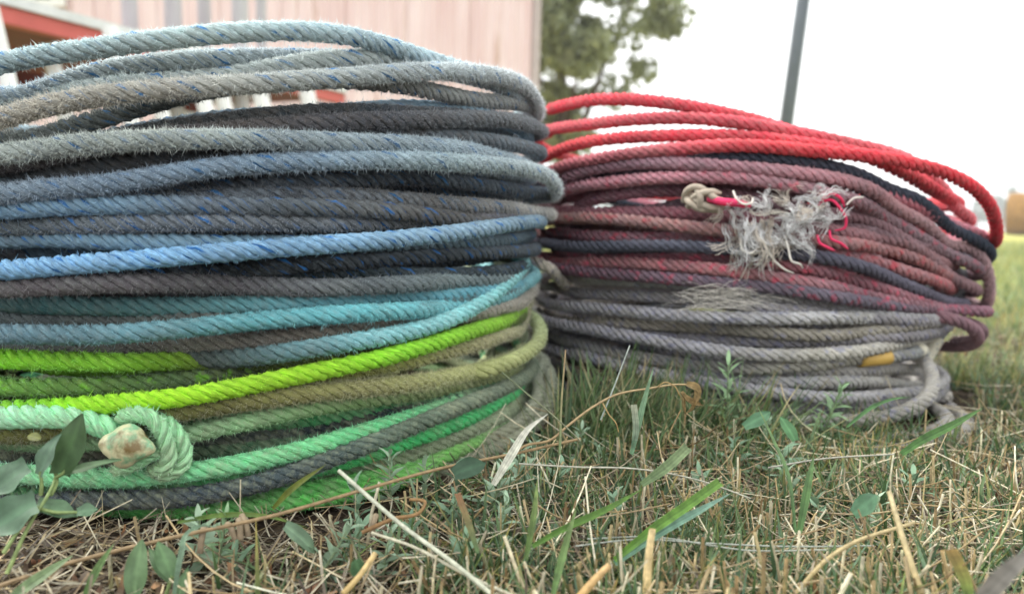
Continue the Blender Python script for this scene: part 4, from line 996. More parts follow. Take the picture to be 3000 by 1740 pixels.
def stems(name, base, az, lean, length, rad, curv, col, tipcol, mat, nseg=3, k=5, parent=None):
    n = len(base); t = np.linspace(0, 1, nseg + 1)
    h = np.stack([np.cos(az), np.sin(az), np.zeros(n)], 1); s = np.stack([-np.sin(az), np.cos(az), np.zeros(n)], 1)
    P = np.zeros((n, nseg + 1, 3)); cur = base.copy(); P[:, 0] = cur; D_ = np.zeros_like(P)
    for i in range(nseg):
        a = lean + curv * (t[i] + t[i + 1]) / 2
        d = h * np.sin(a)[:, None] + np.array([0, 0, 1.0]) * np.cos(a)[:, None]
        D_[:, i] = d; cur = cur + d * (length / nseg)[:, None]; P[:, i + 1] = cur
    D_[:, nseg] = D_[:, nseg - 1]
    P[:, :, 2] = np.maximum(P[:, :, 2], rad[:, None] * 0.6 + base[:, None, 2])
    b2 = np.cross(D_, np.repeat(s[:, None], nseg + 1, 1))
    ang = 2 * np.pi * np.arange(k) / k
    rr = rad[:, None] * (1 - 0.25 * t[None])
    V = P[:, :, None] + rr[:, :, None, None] * (np.cos(ang)[None, None, :, None] * s[:, None, None] + np.sin(ang)[None, None, :, None] * b2[:, :, None])
    b = (np.arange(n) * (nseg + 1) * k)[:, None, None]; r = (np.arange(nseg) * k)[None, :, None]; q = np.arange(k)[None, None]
    i0 = (b + r + q).ravel(); i1 = (b + r + (q + 1) % k).ravel()
    Fq = np.stack([i0, i1, i1 + k, i0 + k], 1)
    C = col[:, None, :] * (1 - t[None, :, None]) + tipcol[:, None, :] * t[None, :, None]
    C = np.repeat(C.reshape(-1, 3), k, 0)
    return mesh_obj(name, V.reshape(-1, 3), Fq, mat, parent, col=C)

def pick(cols, n, gain=1.0, jit=0.18):
    pal = np.array([lin(c, gain) for c in cols])
    c = pal[rng.integers(0, len(pal), n)]
    return np.clip(c * (1 + jit * rng.standard_normal((n, 1))), 0.005, 0.9)

def outside(p, pad=0.006):
    a = np.hypot(p[:, 0] - CL[0], p[:, 1] - CL[1]) > RL_DEF + ROPE_D / 2 + pad
    b = np.hypot(p[:, 0] - CR[0], p[:, 1] - CR[1]) > 0.178 + pad
    c_ = np.hypot((p[:, 0] - 0.262) / 0.055, (p[:, 1] - 0.50) / 0.05) > 1
    d_ = np.hypot((p[:, 0] - 0.0) / 0.045, (p[:, 1] - 0.46) / 0.05) > 1
    return a & b & (c_ | (pad < 0)) & (d_ | (pad < 0))

def wedge(n, y0, y1, xl=-0.80, xr=0.78, pw=1.0):
    """points on the ground in the area before the camera, denser near"""
    y = y0 + (y1 - y0) * rng.random(n) ** pw
    x = y * rng.uniform(xl, xr, n)
    p = np.stack([x, y, gz(x, y)], 1)
    return p[outside(p)]

TAN = ['#b9a47c', '#cbb98f', '#a58f6c', '#c0ad88', '#97805c']; PALE = ['#d9d0b4', '#cfc8b0', '#e0d9c2', '#bdb49c']
BRN = ['#64564a', '#7c6d5d', '#4c4137', '#857868']; GRN = ['#5f7a48', '#506d42', '#708a56', '#7a9068', '#4f6b4c']; BGR = ['#7d9a80', '#8ba58c', '#6c8a6e']

# thatch: fallen dry bits, several layers
p = wedge(26000, 0.17, 1.0, pw=1.5); n = len(p); p[:, 2] += rng.random(n) ** 2 * 0.008
ribbons('straw_litter', p, rng.uniform(0, 6.283, n), rng.uniform(1.15, 1.62, n), rng.uniform(0.006, 0.035, n), rng.uniform(0.0004, 0.0012, n),
        rng.normal(0, 0.35, n), pick(BRN * 2 + TAN + PALE + ['#3a3129', '#423830', '#332b24', '#3a3129'], n, 0.75), pick(BRN + TAN + PALE, n, 0.8), M_STRAW, 2, 0.15, taper=0.3)  # litter tones darkened as well, standing in for shade among the stems
tag(bpy.data.objects['straw_litter'], 'layer of fallen dry straw bits covering the soil', 'straw', kind='stuff')
# crumpled dead leaf flakes and clods
p = wedge(2600, 0.17, 0.9, pw=1.4); n = len(p); p[:, 2] += rng.random(n) * 0.006
ribbons('leaf_litter', p, rng.uniform(0, 6.283, n), rng.uniform(0.9, 1.6, n), rng.uniform(0.004, 0.013, n), rng.uniform(0.002, 0.005, n),
        rng.normal(0, 1.3, n), pick(BRN + ['#7a4f38', '#8f5f42'], n), pick(BRN + ['#a9825f'], n), M_STRAW, 3, 0.5, taper=0.7)
tag(bpy.data.objects['leaf_litter'], 'crumpled brown dead leaf flakes lying among the straw', 'leaf litter', kind='stuff')

# cut stubble stems, mostly right of the tall stack
def dens(p):
    # sparse in front of the green knot, dense to the right
    q = np.clip((p[:, 0] / p[:, 1] + 0.22) / 0.35, 0.06, 1.0) * np.clip((0.62 - p[:, 1]) / 0.2, 0.35, 1)
    return rng.random(len(p)) < q
p = wedge(2700, 0.20, 0.60, -0.55, 0.75, 1.25); p = p[dens(p)]; n = len(p)
stems('stubble', p, rng.uniform(0, 6.283, n), np.abs(rng.normal(0.25, 0.28, n)), rng.uniform(0.008, 0.027, n) * (0.8 + 0.5 * rng.random(n)) * np.clip(1.35 - 1.1 * p[:, 1], .65, 1),
      rng.uniform(0.0004, 0.0008, n) * np.clip(1.7 - 2.6 * p[:, 1], 0.9, 1.2), rng.normal(0, 0.3, n), pick(TAN + ['#9a9a5e', '#7a8250'], n, 1.0), pick(TAN + PALE, n, 1.05), M_STRAW)
tag(bpy.data.objects['stubble'], 'short cut tan grass stubble standing in the foreground', 'stubble', kind='stuff')
# long thin fallen straws
p = wedge(2600, 0.2, 0.65, -0.6, 0.75, 1.2); p = p[dens(p)]; n = len(p); p[:, 2] += rng.uniform(0.003, 0.014, n)
stems('fallen_straws', p, rng.uniform(0, 6.283, n), rng.uniform(1.3, 1.75, n), rng.uniform(0.02, 0.06, n), rng.uniform(0.00016, 0.00042, n),
      rng.normal(0, 0.5, n), pick(PALE + TAN + BRN, n), pick(PALE + TAN, n), M_STRAW, 5)
tag(bpy.data.objects['fallen_straws'], 'long thin pale straws lying across the stubble', 'straw', kind='stuff')
# green blades in small tufts
tc_ = wedge(620, 0.21, 0.70, -0.5, 0.75, 1.1); tc_ = tc_[dens(tc_)]
k = rng.integers(0, len(tc_), 6000); p = tc_[k] + np.stack([rng.normal(0, .010, 6000), rng.normal(0, .010, 6000), np.zeros(6000)], 1)
p = p[outside(p, 0.002)]; n = len(p); p[:, 2] = gz(p[:, 0], p[:, 1])
ribbons('grass', p, rng.uniform(0, 6.283, n), np.abs(rng.normal(0.5, 0.4, n)), rng.uniform(0.010, 0.034, n), rng.uniform(0.0009, 0.0026, n), rng.uniform(0, 0.9, n),
        pick(GRN + BGR, n, .8), pick(GRN + GRN + ['#b5a35c', '#c0a468', '#9aa85e'], n, .9), M_GRASS, 4, 0.3)
tag(bpy.data.objects['grass'], 'short green grass tufts growing through the stubble', 'grass', kind='stuff')
# denser, longer grass between and beside the stacks
def clump(n, cx, cy, sx, sy):
    p = np.stack([rng.normal(cx, sx, n), rng.normal(cy, sy, n), np.zeros(n)], 1); return p[outside(p, -0.004)]
g1 = ground(1720, 1290); g2 = ground(1850, 1330)
p = np.concatenate([clump(380, 0.055, 0.425, 0.018, 0.02), clump(300, 0.085, 0.44, 0.02, 0.02), clump(60, 0.05, 0.47, 0.015, 0.02), clump(110, 0.14, 0.435, 0.03, 0.012), clump(60, 0.115, 0.40, 0.02, 0.012)]); n = len(p)
ribbons('tall_grass', p, rng.uniform(-0.9, 2.4, n), np.abs(rng.normal(0.55, 0.28, n)), rng.uniform(0.02, 0.062, n), rng.uniform(0.0012, 0.0028, n), rng.uniform(0, 0.6, n),
        pick(GRN, n, 0.8), pick(GRN + GRN + TAN, n, .9), M_GRASS, 5, 0.3)
tag(bpy.data.objects['tall_grass'], 'longer dark green grass growing in the gap between the two stacks', 'grass', kind='stuff')
# field beyond: mown grass to the right and behind
y = 0.62 + 8.0 * rng.random(60000) ** 2.2; x = rng.uniform(-0.75, 1.05, 60000) * (y + 0.1)
p = np.stack([x, y, gz(x, y)], 1); p = p[outside(p, 0.004)]; n = len(p); sc = np.clip(p[:, 1] / 1.2, 0.7, 3.0)
ribbons('field_grass', p, rng.uniform(0, 6.283, n), np.abs(rng.normal(0.35, 0.3, n)), rng.uniform(0.018, 0.042, n) * np.clip(sc, .7, 1.5), rng.uniform(0.0012, 0.003, n) * sc,
        rng.uniform(0, 0.8, n), pick(GRN + BGR + ['#a9ab66', '#b8b070'], n), pick(['#c9bd82', '#b5b06e', '#9fb070', '#d3c592', '#a9b98c'], n), M_GRASS, 3, 0.25)
tag(bpy.data.objects['field_grass'], 'mown pale green and yellow grass of the field behind the coils', 'grass', kind='stuff')

# ---- individual plants and straws
def tube_thing(name, pts, r0, r1, colA, colB, label, cat, group=None, k=7, mat=None, parent=None):
    P = smooth_path(pts, 50); n = len(P); T, Nn, B = frames(P)
    rr = np.linspace(r0, r1, n); a = 2 * np.pi * np.arange(k) / k
    V = P[:, None] + rr[:, None, None] * (np.cos(a)[None, :, None] * Nn[:, None] + np.sin(a)[None, :, None] * B[:, None])
    Iq = (np.arange(n - 1)[:, None] * k + np.arange(k)[None]).ravel(); Jq = (np.arange(n - 1)[:, None] * k + (np.arange(k)[None] + 1) % k).ravel()
    t = np.linspace(0, 1, n)[:, None]; C = np.repeat(lin(colA) * (1 - t) + lin(colB) * t, k, 0)
    o = mesh_obj(name, V.reshape(-1, 3), np.stack([Iq, Jq, Jq + k, Iq + k], 1), mat or M_STRAW, parent, col=C)
    if label: tag(o, label, cat, group)
    return o

def blade_thing(name, pts, width, colA, colB, label, cat, group=None, facing=None, mat=None, fold=0.18, cut=False, parent=None):
    """one broad blade along a path, facing the given direction"""
    P = smooth_path(pts, 26); n = len(P); T, _, _ = frames(P)
    f = np.array(facing if facing is not None else [0.1, -0.75, 0.65]); f = f / np.linalg.norm(f)
    sd = np.cross(T, f); sd /= np.linalg.norm(sd, axis=1)[:, None]; nn = np.cross(sd, T)
    t = np.linspace(0, 1, n); prof = np.minimum(1, 0.55 + 1.2 * t) * (np.ones(n) if cut else np.clip(1 - t ** 2.6, 0.03, 1))
    w = width * 0.8 * prof
    ss = np.array([-1, -.62, -.3, 0, .3, .62, 1.0]); m = len(ss); rg = np.random.default_rng(int(abs(P[0, 0]) * 1e5) % 9999)
    V = (P[:, None] + sd[:, None] * (w[:, None] * ss[None] / 2)[:, :, None] + nn[:, None] * (w[:, None] * fold * np.abs(ss)[None])[:, :, None]).reshape(-1, 3)
    i0 = (np.arange(n - 1)[:, None] * m + np.arange(m - 1)[None]).ravel()
    C = lin(colA) * (1 - t[:, None]) + lin(colB) * t[:, None]
    C = C[:, None, :] * np.array([1.15, .82, 1.06, .72, 1.06, .82, 1.15])[None, :, None] * (1 + .10 * rg.standard_normal((n, 1, 1)))
    C = C * (0.62 if mat is None else 0.95)
    C = np.clip(C, 0, .9).reshape(-1, 3)
    o = mesh_obj(name, V, np.stack([i0, i0 + 1, i0 + m + 1, i0 + m], 1), mat or M_GRASS, parent, col=C)
    if label: tag(o, label, cat, group)
    return o

def over(px, py, depth): return at(px, py, depth)
g = ground
# long dry brown vine stem crossing the foreground, with a curled dead leaf at its end
vine = empty('dry_vine', tuple(g(-10, 1735))); tag(vine, 'long dry brown vine stem across the stubble ending in a curled dead leaf', 'vine')
v1 = [at(-60,1735,.236), at(200,1650,.246), at(480,1580,.252), at(800,1510,.262), at(1080,1430,.275), at(1300,1370,.29), at(1500,1330,.30), at(1700,1285,.315)]
tube_thing('stem', v1, 0.00075, 0.0006, '#8f7a5c', '#9c8562', None, None, parent=vine)
v2 = [at(1480,1345,.298), at(1540,1305,.302), at(1610,1290,.305), at(1660,1250,.31), at(1740,1190,.318), at(1800,1158,.322), at(1900,1138,.326), at(1990,1126,.328), at(2030,1128,.329)]
tube_thing('stem', v2, 0.0006, 0.0004, '#9c8562', '#b8a27c', None, None, parent=vine)
tube_thing('stem', [at(1920,1138,.327), at(1950,1120,.325), at(1975,1130,.324), at(1990,1155,.324), at(2000,1172,.324)], 0.0003, 0.0002, '#b59a6c', '#a98b5c', None, None, parent=vine)
tube_thing('stem', [at(1995,1200,.324), at(1980,1230,.322), at(1965,1262,.318), at(1960,1290,.314), at(1975,1305,.312)], 0.0003, 0.00025, '#8a744e', '#7d6a48', None, None, parent=vine)
tube_thing('stem', [at(1765,1180,.319), at(1785,1215,.318), at(1805,1240,.317), at(1812,1265,.316)], 0.0003, 0.0002, '#b59a6c', '#a98b5c', None, None, parent=vine)
for pts, w in (([(2008,1128),(2032,1140),(2030,1170),(2022,1195),(2006,1212)], .006), ([(1992,1150),(2006,1172),(2034,1182),(2060,1188)], .0045), ([(2000,1160),(1998,1185),(2004,1205),(2010,1215)], .003)):
    blade_thing('dead_leaf', [at(x, y, .323 + 0.002 * i) for i, (x, y) in enumerate(pts)], w, '#a8926a', '#8c7650', None, None, facing=[0.7, -0.5, 0.3], mat=M_STRAW, fold=0.6, parent=vine)
tube_thing('stem', [at(1060,1560,.258), at(1150,1520,.262), at(1230,1500,.264), at(1245,1470,.268), at(1200,1462,.27)], 0.0008, 0.0006, '#8a6b48', '#9a7a52', None, None, parent=vine)
# pale straws
tube_thing('pale_straw', [at(992,1378,.262), at(1180,1540,.252), at(1330,1650,.24), at(1500,1790,.222)], 0.0007, 0.0008, '#c2c4b0', '#b8bba6', 'thick whitish straw slanting down over the long brown vine', 'straw')
tube_thing('pale_straw', [at(1090,1560,.255), at(1220,1605,.248), at(1360,1680,.24), at(1560,1770,.228)], 0.0005, 0.0006, '#c4c0a8', '#b8b5a0', 'thin cream straw lying under the thick whitish straw', 'straw')
tube_thing('pale_straw', [at(1680,1600,.262), at(1860,1580,.265), at(2060,1590,.266), at(2300,1600,.266), at(2560,1598,.266)], 0.0003, 0.0003, '#b0b4aa', '#a6aca2', 'long silvery straw lying level across the stubble', 'straw')
tube_thing('pale_straw', [at(1720,1578,.266), at(1900,1572,.267), at(2200,1612,.263), at(2420,1610,.263)], 0.0003, 0.0003, '#a6aca2', '#b2b6aa', 'second silvery straw crossing the level one at a shallow angle', 'straw')
tube_thing('pale_straw', [at(1520,1358,.305), at(1700,1368,.302), at(1850,1372,.300), at(2060,1410,.296), at(2200,1460,.29)], 0.0004, 0.0003, '#bab8a8', '#b0ae9e', 'white straw lying behind the leaf curl of the vine', 'straw')
tube_thing('pale_straw', [at(2250,1370,.315), at(2400,1345,.318), at(2620,1330,.32)], 0.0004, 0.0003, '#a09e92', '#aaa89c', 'grey straw lying before the grey lavender coil', 'straw')
tube_thing('tan_straw', [at(1005,1740,.232), at(1050,1690,.236), at(1100,1620,.242)], 0.0010, 0.0009, '#b39a66', '#c4ad7c', 'stiff golden straw poking up beside the whitish straw', 'straw')
tube_thing('tan_straw', [at(1895,1740,.236), at(1900,1640,.238), at(1912,1550,.238)], 0.0015, 0.0011, '#d3bb86', '#dcc89a', 'thick upright cut tan stalk with split top', 'straw')
tube_thing('tan_straw', [at(1690,1760,.225), at(1740,1700,.228), at(1785,1655,.230)], 0.0014, 0.0010, '#b3935f', '#c7a878', 'short orange tan stalk leaning beside the thick upright stalk', 'straw')
tube_thing('tan_straw', [at(2330,1740,.24), at(2420,1640,.245), at(2480,1600,.248), at(2680,1530,.252)], 0.0008, 0.0006, '#ab9a70', '#b8a880', 'long straight yellow straw leaning over the stubble', 'straw')
tube_thing('tan_straw', [at(2700,1740,.232), at(2640,1560,.245), at(2605,1440,.255)], 0.0011, 0.0008, '#ab9a70', '#bcae88', 'tall straight yellow straw standing before the grey coil', 'straw')
for i, (x, y, dx, dy, d) in enumerate([(705, 1558, -6, -38, .262), (728, 1552, -20, -44, .264), (690, 1560, -24, -26, .262), (1090, 1540, 12, -32, .268), (585, 1600, 14, -60, .255)]):
    tube_thing('cut_stalk', [at(x, y + 20, d), at(x + dx * .5, y + dy * .5, d + .001), at(x + dx, y + dy, d + .003)], 0.0011, 0.0011, '#857560', '#a39278', 'hollow cut brown stalk stub in front of the lowest green turn', 'stalk', 'hollow cut stalk stubs before the green coil')
# individual broad blades
blade_thing('grass_shoot', [at(1560,1600,.245), at(1640,1555,.25), at(1760,1500,.262), at(1885,1430,.285)], 0.0034, '#5f8a34', '#6f9a40', 'long bright green blade slanting up from the stubble', 'grass')
blade_thing('grass_shoot', [at(1800,1640,.25), at(1900,1560,.253), at(2000,1490,.262), at(2108,1412,.275)], 0.0042, '#6a9a3a', '#7fae4a', 'broad yellow green blade with a cut straight tip', 'grass', cut=True)
blade_thing('grass_shoot', [at(1800,1650,.252), at(1930,1560,.257), at(2040,1500,.265), at(2140,1445,.275)], 0.0045, '#7fae92', '#9cc4b0', 'broad blue green blade beneath the yellow green one', 'grass')
blade_thing('grass_shoot', [at(1880,1420,.285), at(1950,1370,.29), at(2015,1310,.298)], 0.0050, '#7f9a68', '#93a878', 'dull green blade with a ragged cut end', 'grass', cut=True)
blade_thing('grass_shoot', [at(1850,1330,.315), at(1880,1200,.318), at(1915,1075,.322)], 0.0036, '#86b088', '#9cc098', 'tall pale green blade standing against the grey coil', 'grass')
blade_thing('grass_shoot', [at(1852,1325,.316), at(1862,1260,.316), at(1856,1185,.318)], 0.0034, '#8fb89a', '#c9ccb0', 'short pale blade with a torn white tip beside the tall one', 'grass', cut=True)
blade_thing('grass_shoot', [at(2480,1250,.36), at(2560,1190,.365), at(2640,1165,.37), at(2670,1164,.372)], 0.0026, '#5c8a52', '#6d9a60', 'thin arching green blade over the lowest grey turn', 'grass')
blade_thing('grass_shoot', [at(2640,1330,.33), at(2700,1290,.335), at(2780,1250,.34), at(2880,1195,.35)], 0.0052, '#5a8a44', '#6a9450', 'broad dark green blade in front of the splayed grey loops', 'grass')
blade_thing('grass_shoot', [at(2840,1760,.215), at(2815,1680,.22), at(2780,1610,.225)], 0.0055, '#6f9440', '#a98a4a', 'broad green blade with a rusty edge standing by the stubble', 'grass', cut=True)
blade_thing('grass_shoot', [at(2840,1790,.17), at(2930,1690,.165), at(3060,1580,.16)], 0.0062, '#8e8a82', '#a09c94', 'wide grey dead blade leaning close to the lens', 'grass', mat=M_STRAW)
blade_thing('grass_shoot', [at(1540,1640,.245), at(1565,1500,.252), at(1575,1400,.262)], 0.0030, '#6a8a48', '#8aa05a', 'upright green blade beside the small leafy weeds', 'grass')
blade_thing('grass_shoot', [at(1620,1740,.23), at(1650,1620,.24), at(1690,1480,.25)], 0.0034, '#6f9452', '#8aa464', 'upright blade leaning right at the foot of the long bright blade', 'grass')
blade_thing('grass_shoot', [at(1400,1620,.246), at(1375,1540,.252), at(1340,1445,.262)], 0.0028, '#6c8f58', '#a3744e', 'blue green blade with a brown cut tip among the leafy weeds', 'grass', cut=True)
blade_thing('grass_shoot', [at(2330,1560,.262), at(2310,1400,.28), at(2270,1300,.30), at(2215,1180,.33)], 0.0024, '#5f8650', '#77965e', 'tall thin blade curving left before the grey coil', 'grass')
blade_thing('grass_shoot', [at(2340,1560,.262), at(2370,1400,.275), at(2385,1330,.285)], 0.0042, '#5a8248', '#6d9156', 'broad upright blade rising beside the thin curving one', 'grass')
blade_thing('grass_shoot', [at(800,1490,.275), at(860,1430,.268), at(955,1360,.265)], 0.0036, '#7c8a3a', '#8f9a4a', 'olive blade slanting up across the dark green turns', 'grass')
blade_thing('grass_shoot', [at(250,1740,.235), at(290,1660,.238), at(335,1590,.242)], 0.0036, '#6a8f50', '#7fa05f', 'curved green blade below the bindweed', 'grass')
blade_thing('grass_shoot', [at(20,1760,.225), at(120,1690,.232), at(215,1625,.24)], 0.0052, '#7f9a6a', '#8fa878', 'broad pale green blade lying low under the bindweed', 'grass')
blade_thing('grass_shoot', [at(510,1740,.235), at(530,1630,.24), at(550,1560,.246), at(590,1540,.25), at(640,1545,.252)], 0.0026, '#7f9f80', '#8cab8c', 'thin blue green blade bent over near the ground', 'grass')
blade_thing('grass_shoot', [at(520,1530,.268), at(640,1510,.268), at(780,1512,.266), at(900,1545,.262)], 0.0026, '#6f8f3e', '#86a050', 'long flat blade lying along the lowest green turn', 'grass')
blade_thing('grass_shoot', [at(1445,1420,.28), at(1500,1330,.288), at(1545,1260,.292), at(1605,1212,.296)], 0.0046, '#b5b5a4', '#cfcec0', 'dead papery white blade folded beside the lowest grey green loop', 'grass', mat=M_STRAW)
tube_thing('grass_stalk', [at(1640,1330,.30), at(1645,1180,.31), at(1657,1025,.318)], 0.0006, 0.0003, '#6d8058', '#a08868', 'thin upright grass stem with a brown tip between the stacks', 'grass')
tube_thing('grass_stalk', [at(1470,1090,.30), at(1540,1150,.298), at(1615,1212,.296), at(1700,1290,.292)], 0.0003, 0.0003, '#6f7a5c', '#8a8a70', 'thin dark stem slanting across the bend of the green coil', 'grass')
tube_thing('grass_stalk', [at(1760,1230,.32), at(1800,1130,.322), at(1845,1012,.325)], 0.0004, 0.0003, '#9aa69c', '#b2bab2', 'thin silvery stem standing before the grey coil', 'grass')

# leaves: pointed oval with veins, folded and curved
def leaf_mesh(length, width, bend=0.5, fold=0.25, lobes=0.0, nl=10, nw=6, wav=0.06, seed=0):
    rg = np.random.default_rng(seed); vs = []
    for i in range(nl + 1):
        t = i / nl
        prof = math.sin(math.pi * min(t * 0.93 + 0.055, 1)) ** 0.75 * (1 - 0.35 * t)
        if lobes and t < 0.12: prof += lobes * (1 - t / 0.12)
        a = bend * t
        cx, cz = length * (math.sin(a) / max(bend, 1e-3) if bend else t), -length * ((1 - math.cos(a)) / max(bend, 1e-3))
        for j in range(nw + 1):
            s = j / nw * 2 - 1; w = width * 0.5 * prof * s
            z = cz + abs(w) * fold + wav * width * math.sin(3.1 * t * math.pi + 2 * s + seed) * abs(s) - 0.02 * width * math.cos(s * math.pi * 3) * (1 if nw > 4 else 0)
            back = -lobes * length * 0.12 * abs(s) * max(0, 1 - t / 0.15) if lobes else 0
            vs.append((cx + back, w, z))
    fs = [[i*(nw+1)+j, i*(nw+1)+j+1, (i+1)*(nw+1)+j+1, (i+1)*(nw+1)+j] for i in range(nl) for j in range(nw)]
    return np.array(vs), np.array(fs)

def place_leaf(name, base, tip, normal, width, col, parent, bend=0.4, lobes=0.0, seed=0, vein=True):
    base = np.array(base); ax = np.array(tip) - base; Ln = np.linalg.norm(ax); ax /= Ln
    nrm = np.array(normal, float); nrm -= ax * nrm.dot(ax); nrm /= np.linalg.norm(nrm); sd = np.cross(nrm, ax)
    V, Fq = leaf_mesh(Ln * (1 + bend * bend / 10), width, bend, 0.22, lobes, seed=seed)
    C = np.repeat(lin(col, 0.72)[None], len(V), 0) * (1 + 0.07 * np.random.default_rng(seed).standard_normal((len(V), 1)))
    if vein: C[np.abs(V[:, 1]) < width * 0.03] *= 1.45
    W = base + V[:, :1] * ax + V[:, 1:2] * sd + V[:, 2:3] * nrm
    return mesh_obj(name, W, Fq, M_LEAF, parent, col=np.clip(C, 0, .9))

# bindweed in front of the green coil
bw = empty('bindweed', tuple(g(60, 1640))); tag(bw, 'bindweed with arrow shaped leaves climbing in front of the knotted green coil', 'weed')
d0 = .262
def BL(b, t, nrm, w, col, bend=0.4, lobes=0.35, seed=0, db=0.0, dt=0.0):
    place_leaf('leaf', at(b[0], b[1], d0 + db), at(t[0], t[1], d0 + dt), nrm, w, col, bw, bend, lobes, seed)
BL((178, 1385), (236, 1216), (0.35, -0.85, 0.3), .0118, '#4f6b44', .25, .3, 1)
BL((118, 1390), (148, 1275), (-0.2, -0.8, 0.5), .0085, '#6d8a72', .5, .3, 2, -.004, -.006)
BL((172, 1395), (345, 1330), (0.1, -0.45, 0.9), .0048, '#5f7d56', .3, .2, 3, 0, .004)
BL((80, 1365), (-40, 1445), (0.1, -0.7, 0.6), .0125, '#6f8d73', .3, .3, 4, -.004, -.008)
BL((105, 1475), (-60, 1560), (0.0, -0.75, 0.65), .0165, '#5f7f63', .3, .35, 5, -.010, -.016)
BL((108, 1478), (225, 1500), (0.1, -0.4, 0.9), .0088, '#6a8a68', .35, .3, 6, -.006, -.006)
BL((226, 1500), (286, 1488), (0.1, -0.6, 0.75), .0062, '#6f9070', .3, .2, 7, -.006, -.004)
BL((120, 1285), (70, 1268), (0.0, -0.7, 0.6), .0040, '#6e7430', .4, .0, 8, .006, .010)
for pts in ([(20,1680,-.02),(90,1530,-.012),(140,1450,-.006),(162,1400,0),(168,1370,0)], [(150,1450,-.004),(166,1410,0),(158,1370,0),(148,1330,0)],
            [(162,1400,0),(185,1385,0),(200,1360,.001)], [(120,1450,-.004),(122,1410,-.004),(118,1380,-.004)], [(100,1485,-.008),(160,1500,-.008),(226,1500,-.006)],
            [(10,1620,-.02),(60,1545,-.014),(105,1490,-.010)]):
    tube_thing('stem', [at(x, y, d0 + o) for x, y, o in pts], .0007, .0005, '#8a9a62', '#7f9460', None, None, parent=bw)
bw2 = empty('broadleaf_weed', tuple(g(420, 1720))); tag(bw2, 'low weed with two upright broad leaves on bare litter below the dark turn', 'weed')
d1 = .242
for b, t, nrm, w, c_, sd_ in (((395, 1742), (405, 1580), (0.05, -0.9, 0.35), .0092, '#6f8d62', 11), ((505, 1690), (462, 1580), (0.4, -0.7, 0.5), .0072, '#638458', 12),
                              ((500, 1700), (430, 1600), (-0.2, -0.5, 0.8), .0050, '#58784e', 13), ((520, 1760), (548, 1660), (0.2, -0.8, 0.5), .0045, '#6a8a5e', 14)):
    place_leaf('leaf', at(*b, d1), at(*t, d1 + .004), nrm, w, c_, bw2, .35, .15, sd_)
tube_thing('stem', [at(470,1790,d1), at(500,1700,d1), at(505,1685,d1)], .0008, .0006, '#7a8a58', '#7f9460', None, None, parent=bw2)
for i, (b, t, nrm, w, c_, lab) in enumerate((
    ((835, 1540), (940, 1610), (0.0, -0.5, 0.85), .0075, '#7d9a7c', 'pale spotted oval leaf lying on the litter under the lowest green turn'),
    ((1330, 1390), (1425, 1345), (0.0, -0.7, 0.6), .0100, '#3f5f46', 'dark green oval leaf tucked under the pale lime loop'),
    ((2500, 1505), (2580, 1440), (0.1, -0.7, 0.6), .0120, '#5f8a66', 'broad green leaf lying alone in the tan stubble'),
    ((2330, 1290), (2290, 1215), (0.0, -0.9, 0.3), .0095, '#5c8a5c', 'pointed upright leaf against the lowest grey turn'),
    ((2180, 1250), (2270, 1200), (0.0, -0.85, 0.4), .0105, '#63906a', 'notched green leaf in front of the grey coil'),
    ((1040, 1640), (1065, 1700), (0.0, -0.7, 0.6), .0065, '#5f8560', 'small oval leaf beside the thin cream straw'))):
    dd = [.258, .285, .275, .345, .345, .240][i]
    lf = place_leaf('broad_leaf', at(*b, dd), at(*t, dd + .004), nrm, w * (.7 if i in (2, 3, 4) else 1), c_, None, .5, .2, 30 + i); tag(lf, lab, 'leaf')

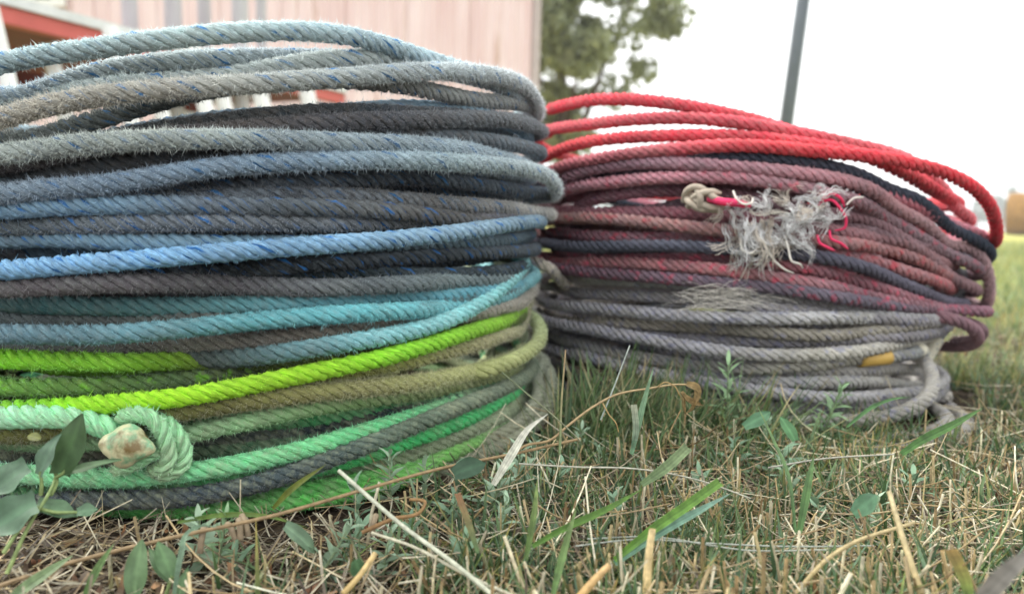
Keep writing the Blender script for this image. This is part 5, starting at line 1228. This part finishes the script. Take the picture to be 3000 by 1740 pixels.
# small grey green leafy weeds (one built, the others are copies)
def sprig(loc, h=0.024, nleaf=15, col='#8fa68c', lw=.0035, ll=.010, seed=0):
    r = np.random.default_rng(seed); o = empty('leafy_weed', loc); V, Fq, C = [], [], []; b = 0
    for i in range(nleaf):
        q = (i + 1) / nleaf; a = i * 2.4 + r.normal(0, .2); el = 0.25 + 0.75 * q
        ln = ll * (1.1 - 0.55 * q) * r.uniform(.8, 1.2); Vl, Fl = leaf_mesh(ln, lw * ln / ll * 1.1, .5, .35, nl=5, nw=2, seed=i)
        ax = np.array([math.cos(a) * math.cos(el), math.sin(a) * math.cos(el), math.sin(el)]); up = np.array([-math.cos(a) * math.sin(el), -math.sin(a) * math.sin(el), math.cos(el)])
        sd = np.cross(up, ax); base = np.array([0, 0, h * (0.15 + 0.85 * q)])
        V.append(base + Vl[:, :1] * ax + Vl[:, 1:2] * sd + Vl[:, 2:3] * up); Fq.append(Fl + b); b += len(Vl)
        C.append(np.repeat(np.clip(lin(col) * r.uniform(.75, 1.25), 0, .9)[None], len(Vl), 0))
    mesh_obj('foliage', np.concatenate(V) + np.array(loc), np.concatenate(Fq), M_LEAF, o, col=np.concatenate(C))
    P = np.array([[0, 0, 0], [.0006, 0, h * .5], [0, .0004, h]]) + np.array(loc)
    tube_thing('stem', P, .0006, .0003, '#8a9a78', '#8fa080', None, None, parent=o)
    return o
proto = [sprig((0, 0, 0), .022, 15, '#93aa90', seed=1), sprig((0, 0, 0), .016, 11, '#7f9c80', seed=2), sprig((0, 0, 0), .034, 24, '#86a47c', .0028, .011, seed=3)]
spots = [(1250,1500,0,1.1),(1330,1480,1,1.2),(1420,1520,0,1.2),(1520,1460,0,1.3),(1150,1480,0,1.2),(1060,1540,1,1.3),(900,1700,0,1.2),(1010,1620,1,1.1),(1310,1560,1,1.2),(1440,1640,0,1.1),
         (1550,1420,0,1.1),(1610,1470,1,1.2),(1230,1640,1,1.2),(1120,1700,0,1.0),(1330,1700,1,1.1),(2280,1420,1,1.4),(2340,1480,0,1.2),(2420,1560,1,1.2),(1790,1590,1,1.2),(1760,1420,0,1.0),
         (2150,1400,1,1.3),(2230,1340,0,1.1),(2060,1460,1,1.1),(600,1640,0,1.2),(720,1690,1,1.0),(2660,1500,1,1.2),(2560,1590,0,1.0),(1690,1350,0,1.1),(1590,1340,1,1.1),(1960,1640,1,1.0)]
first = {0: True, 1: True, 2: True}
used = []
labs = {0: ('small grey green weed with a tight cluster of lance leaves', 'grey green lance leaved weeds among the stubble'),
        1: ('tiny blue green weed seedling low among the straw', 'tiny weed seedlings among the straw'),
        2: ('taller weed spike with pale green seed head before the grey coil', 'seed spike weeds before the grey coil')}
for (x, y, kx, sc) in spots + [(2140, 1310, 2, 1.5), (2390, 1290, 2, 1.3), (630, 1660, 2, .8)]:
    b = ground(x, y + 12)
    if first[kx]: o = proto[kx]; first[kx] = False
    else:
        o = proto[kx].copy(); COL.objects.link(o)
        for ch in proto[kx].children:
            c2 = ch.copy(); COL.objects.link(c2); c2.parent = o
    o.location = (b[0], b[1], float(gz(b[0], b[1]))); o.rotation_euler = (rng.normal(0, .2), rng.normal(0, .2), rng.uniform(0, 6.28)); o.scale = (sc,) * 3
    tag(o, labs[kx][0], 'weed', labs[kx][1])
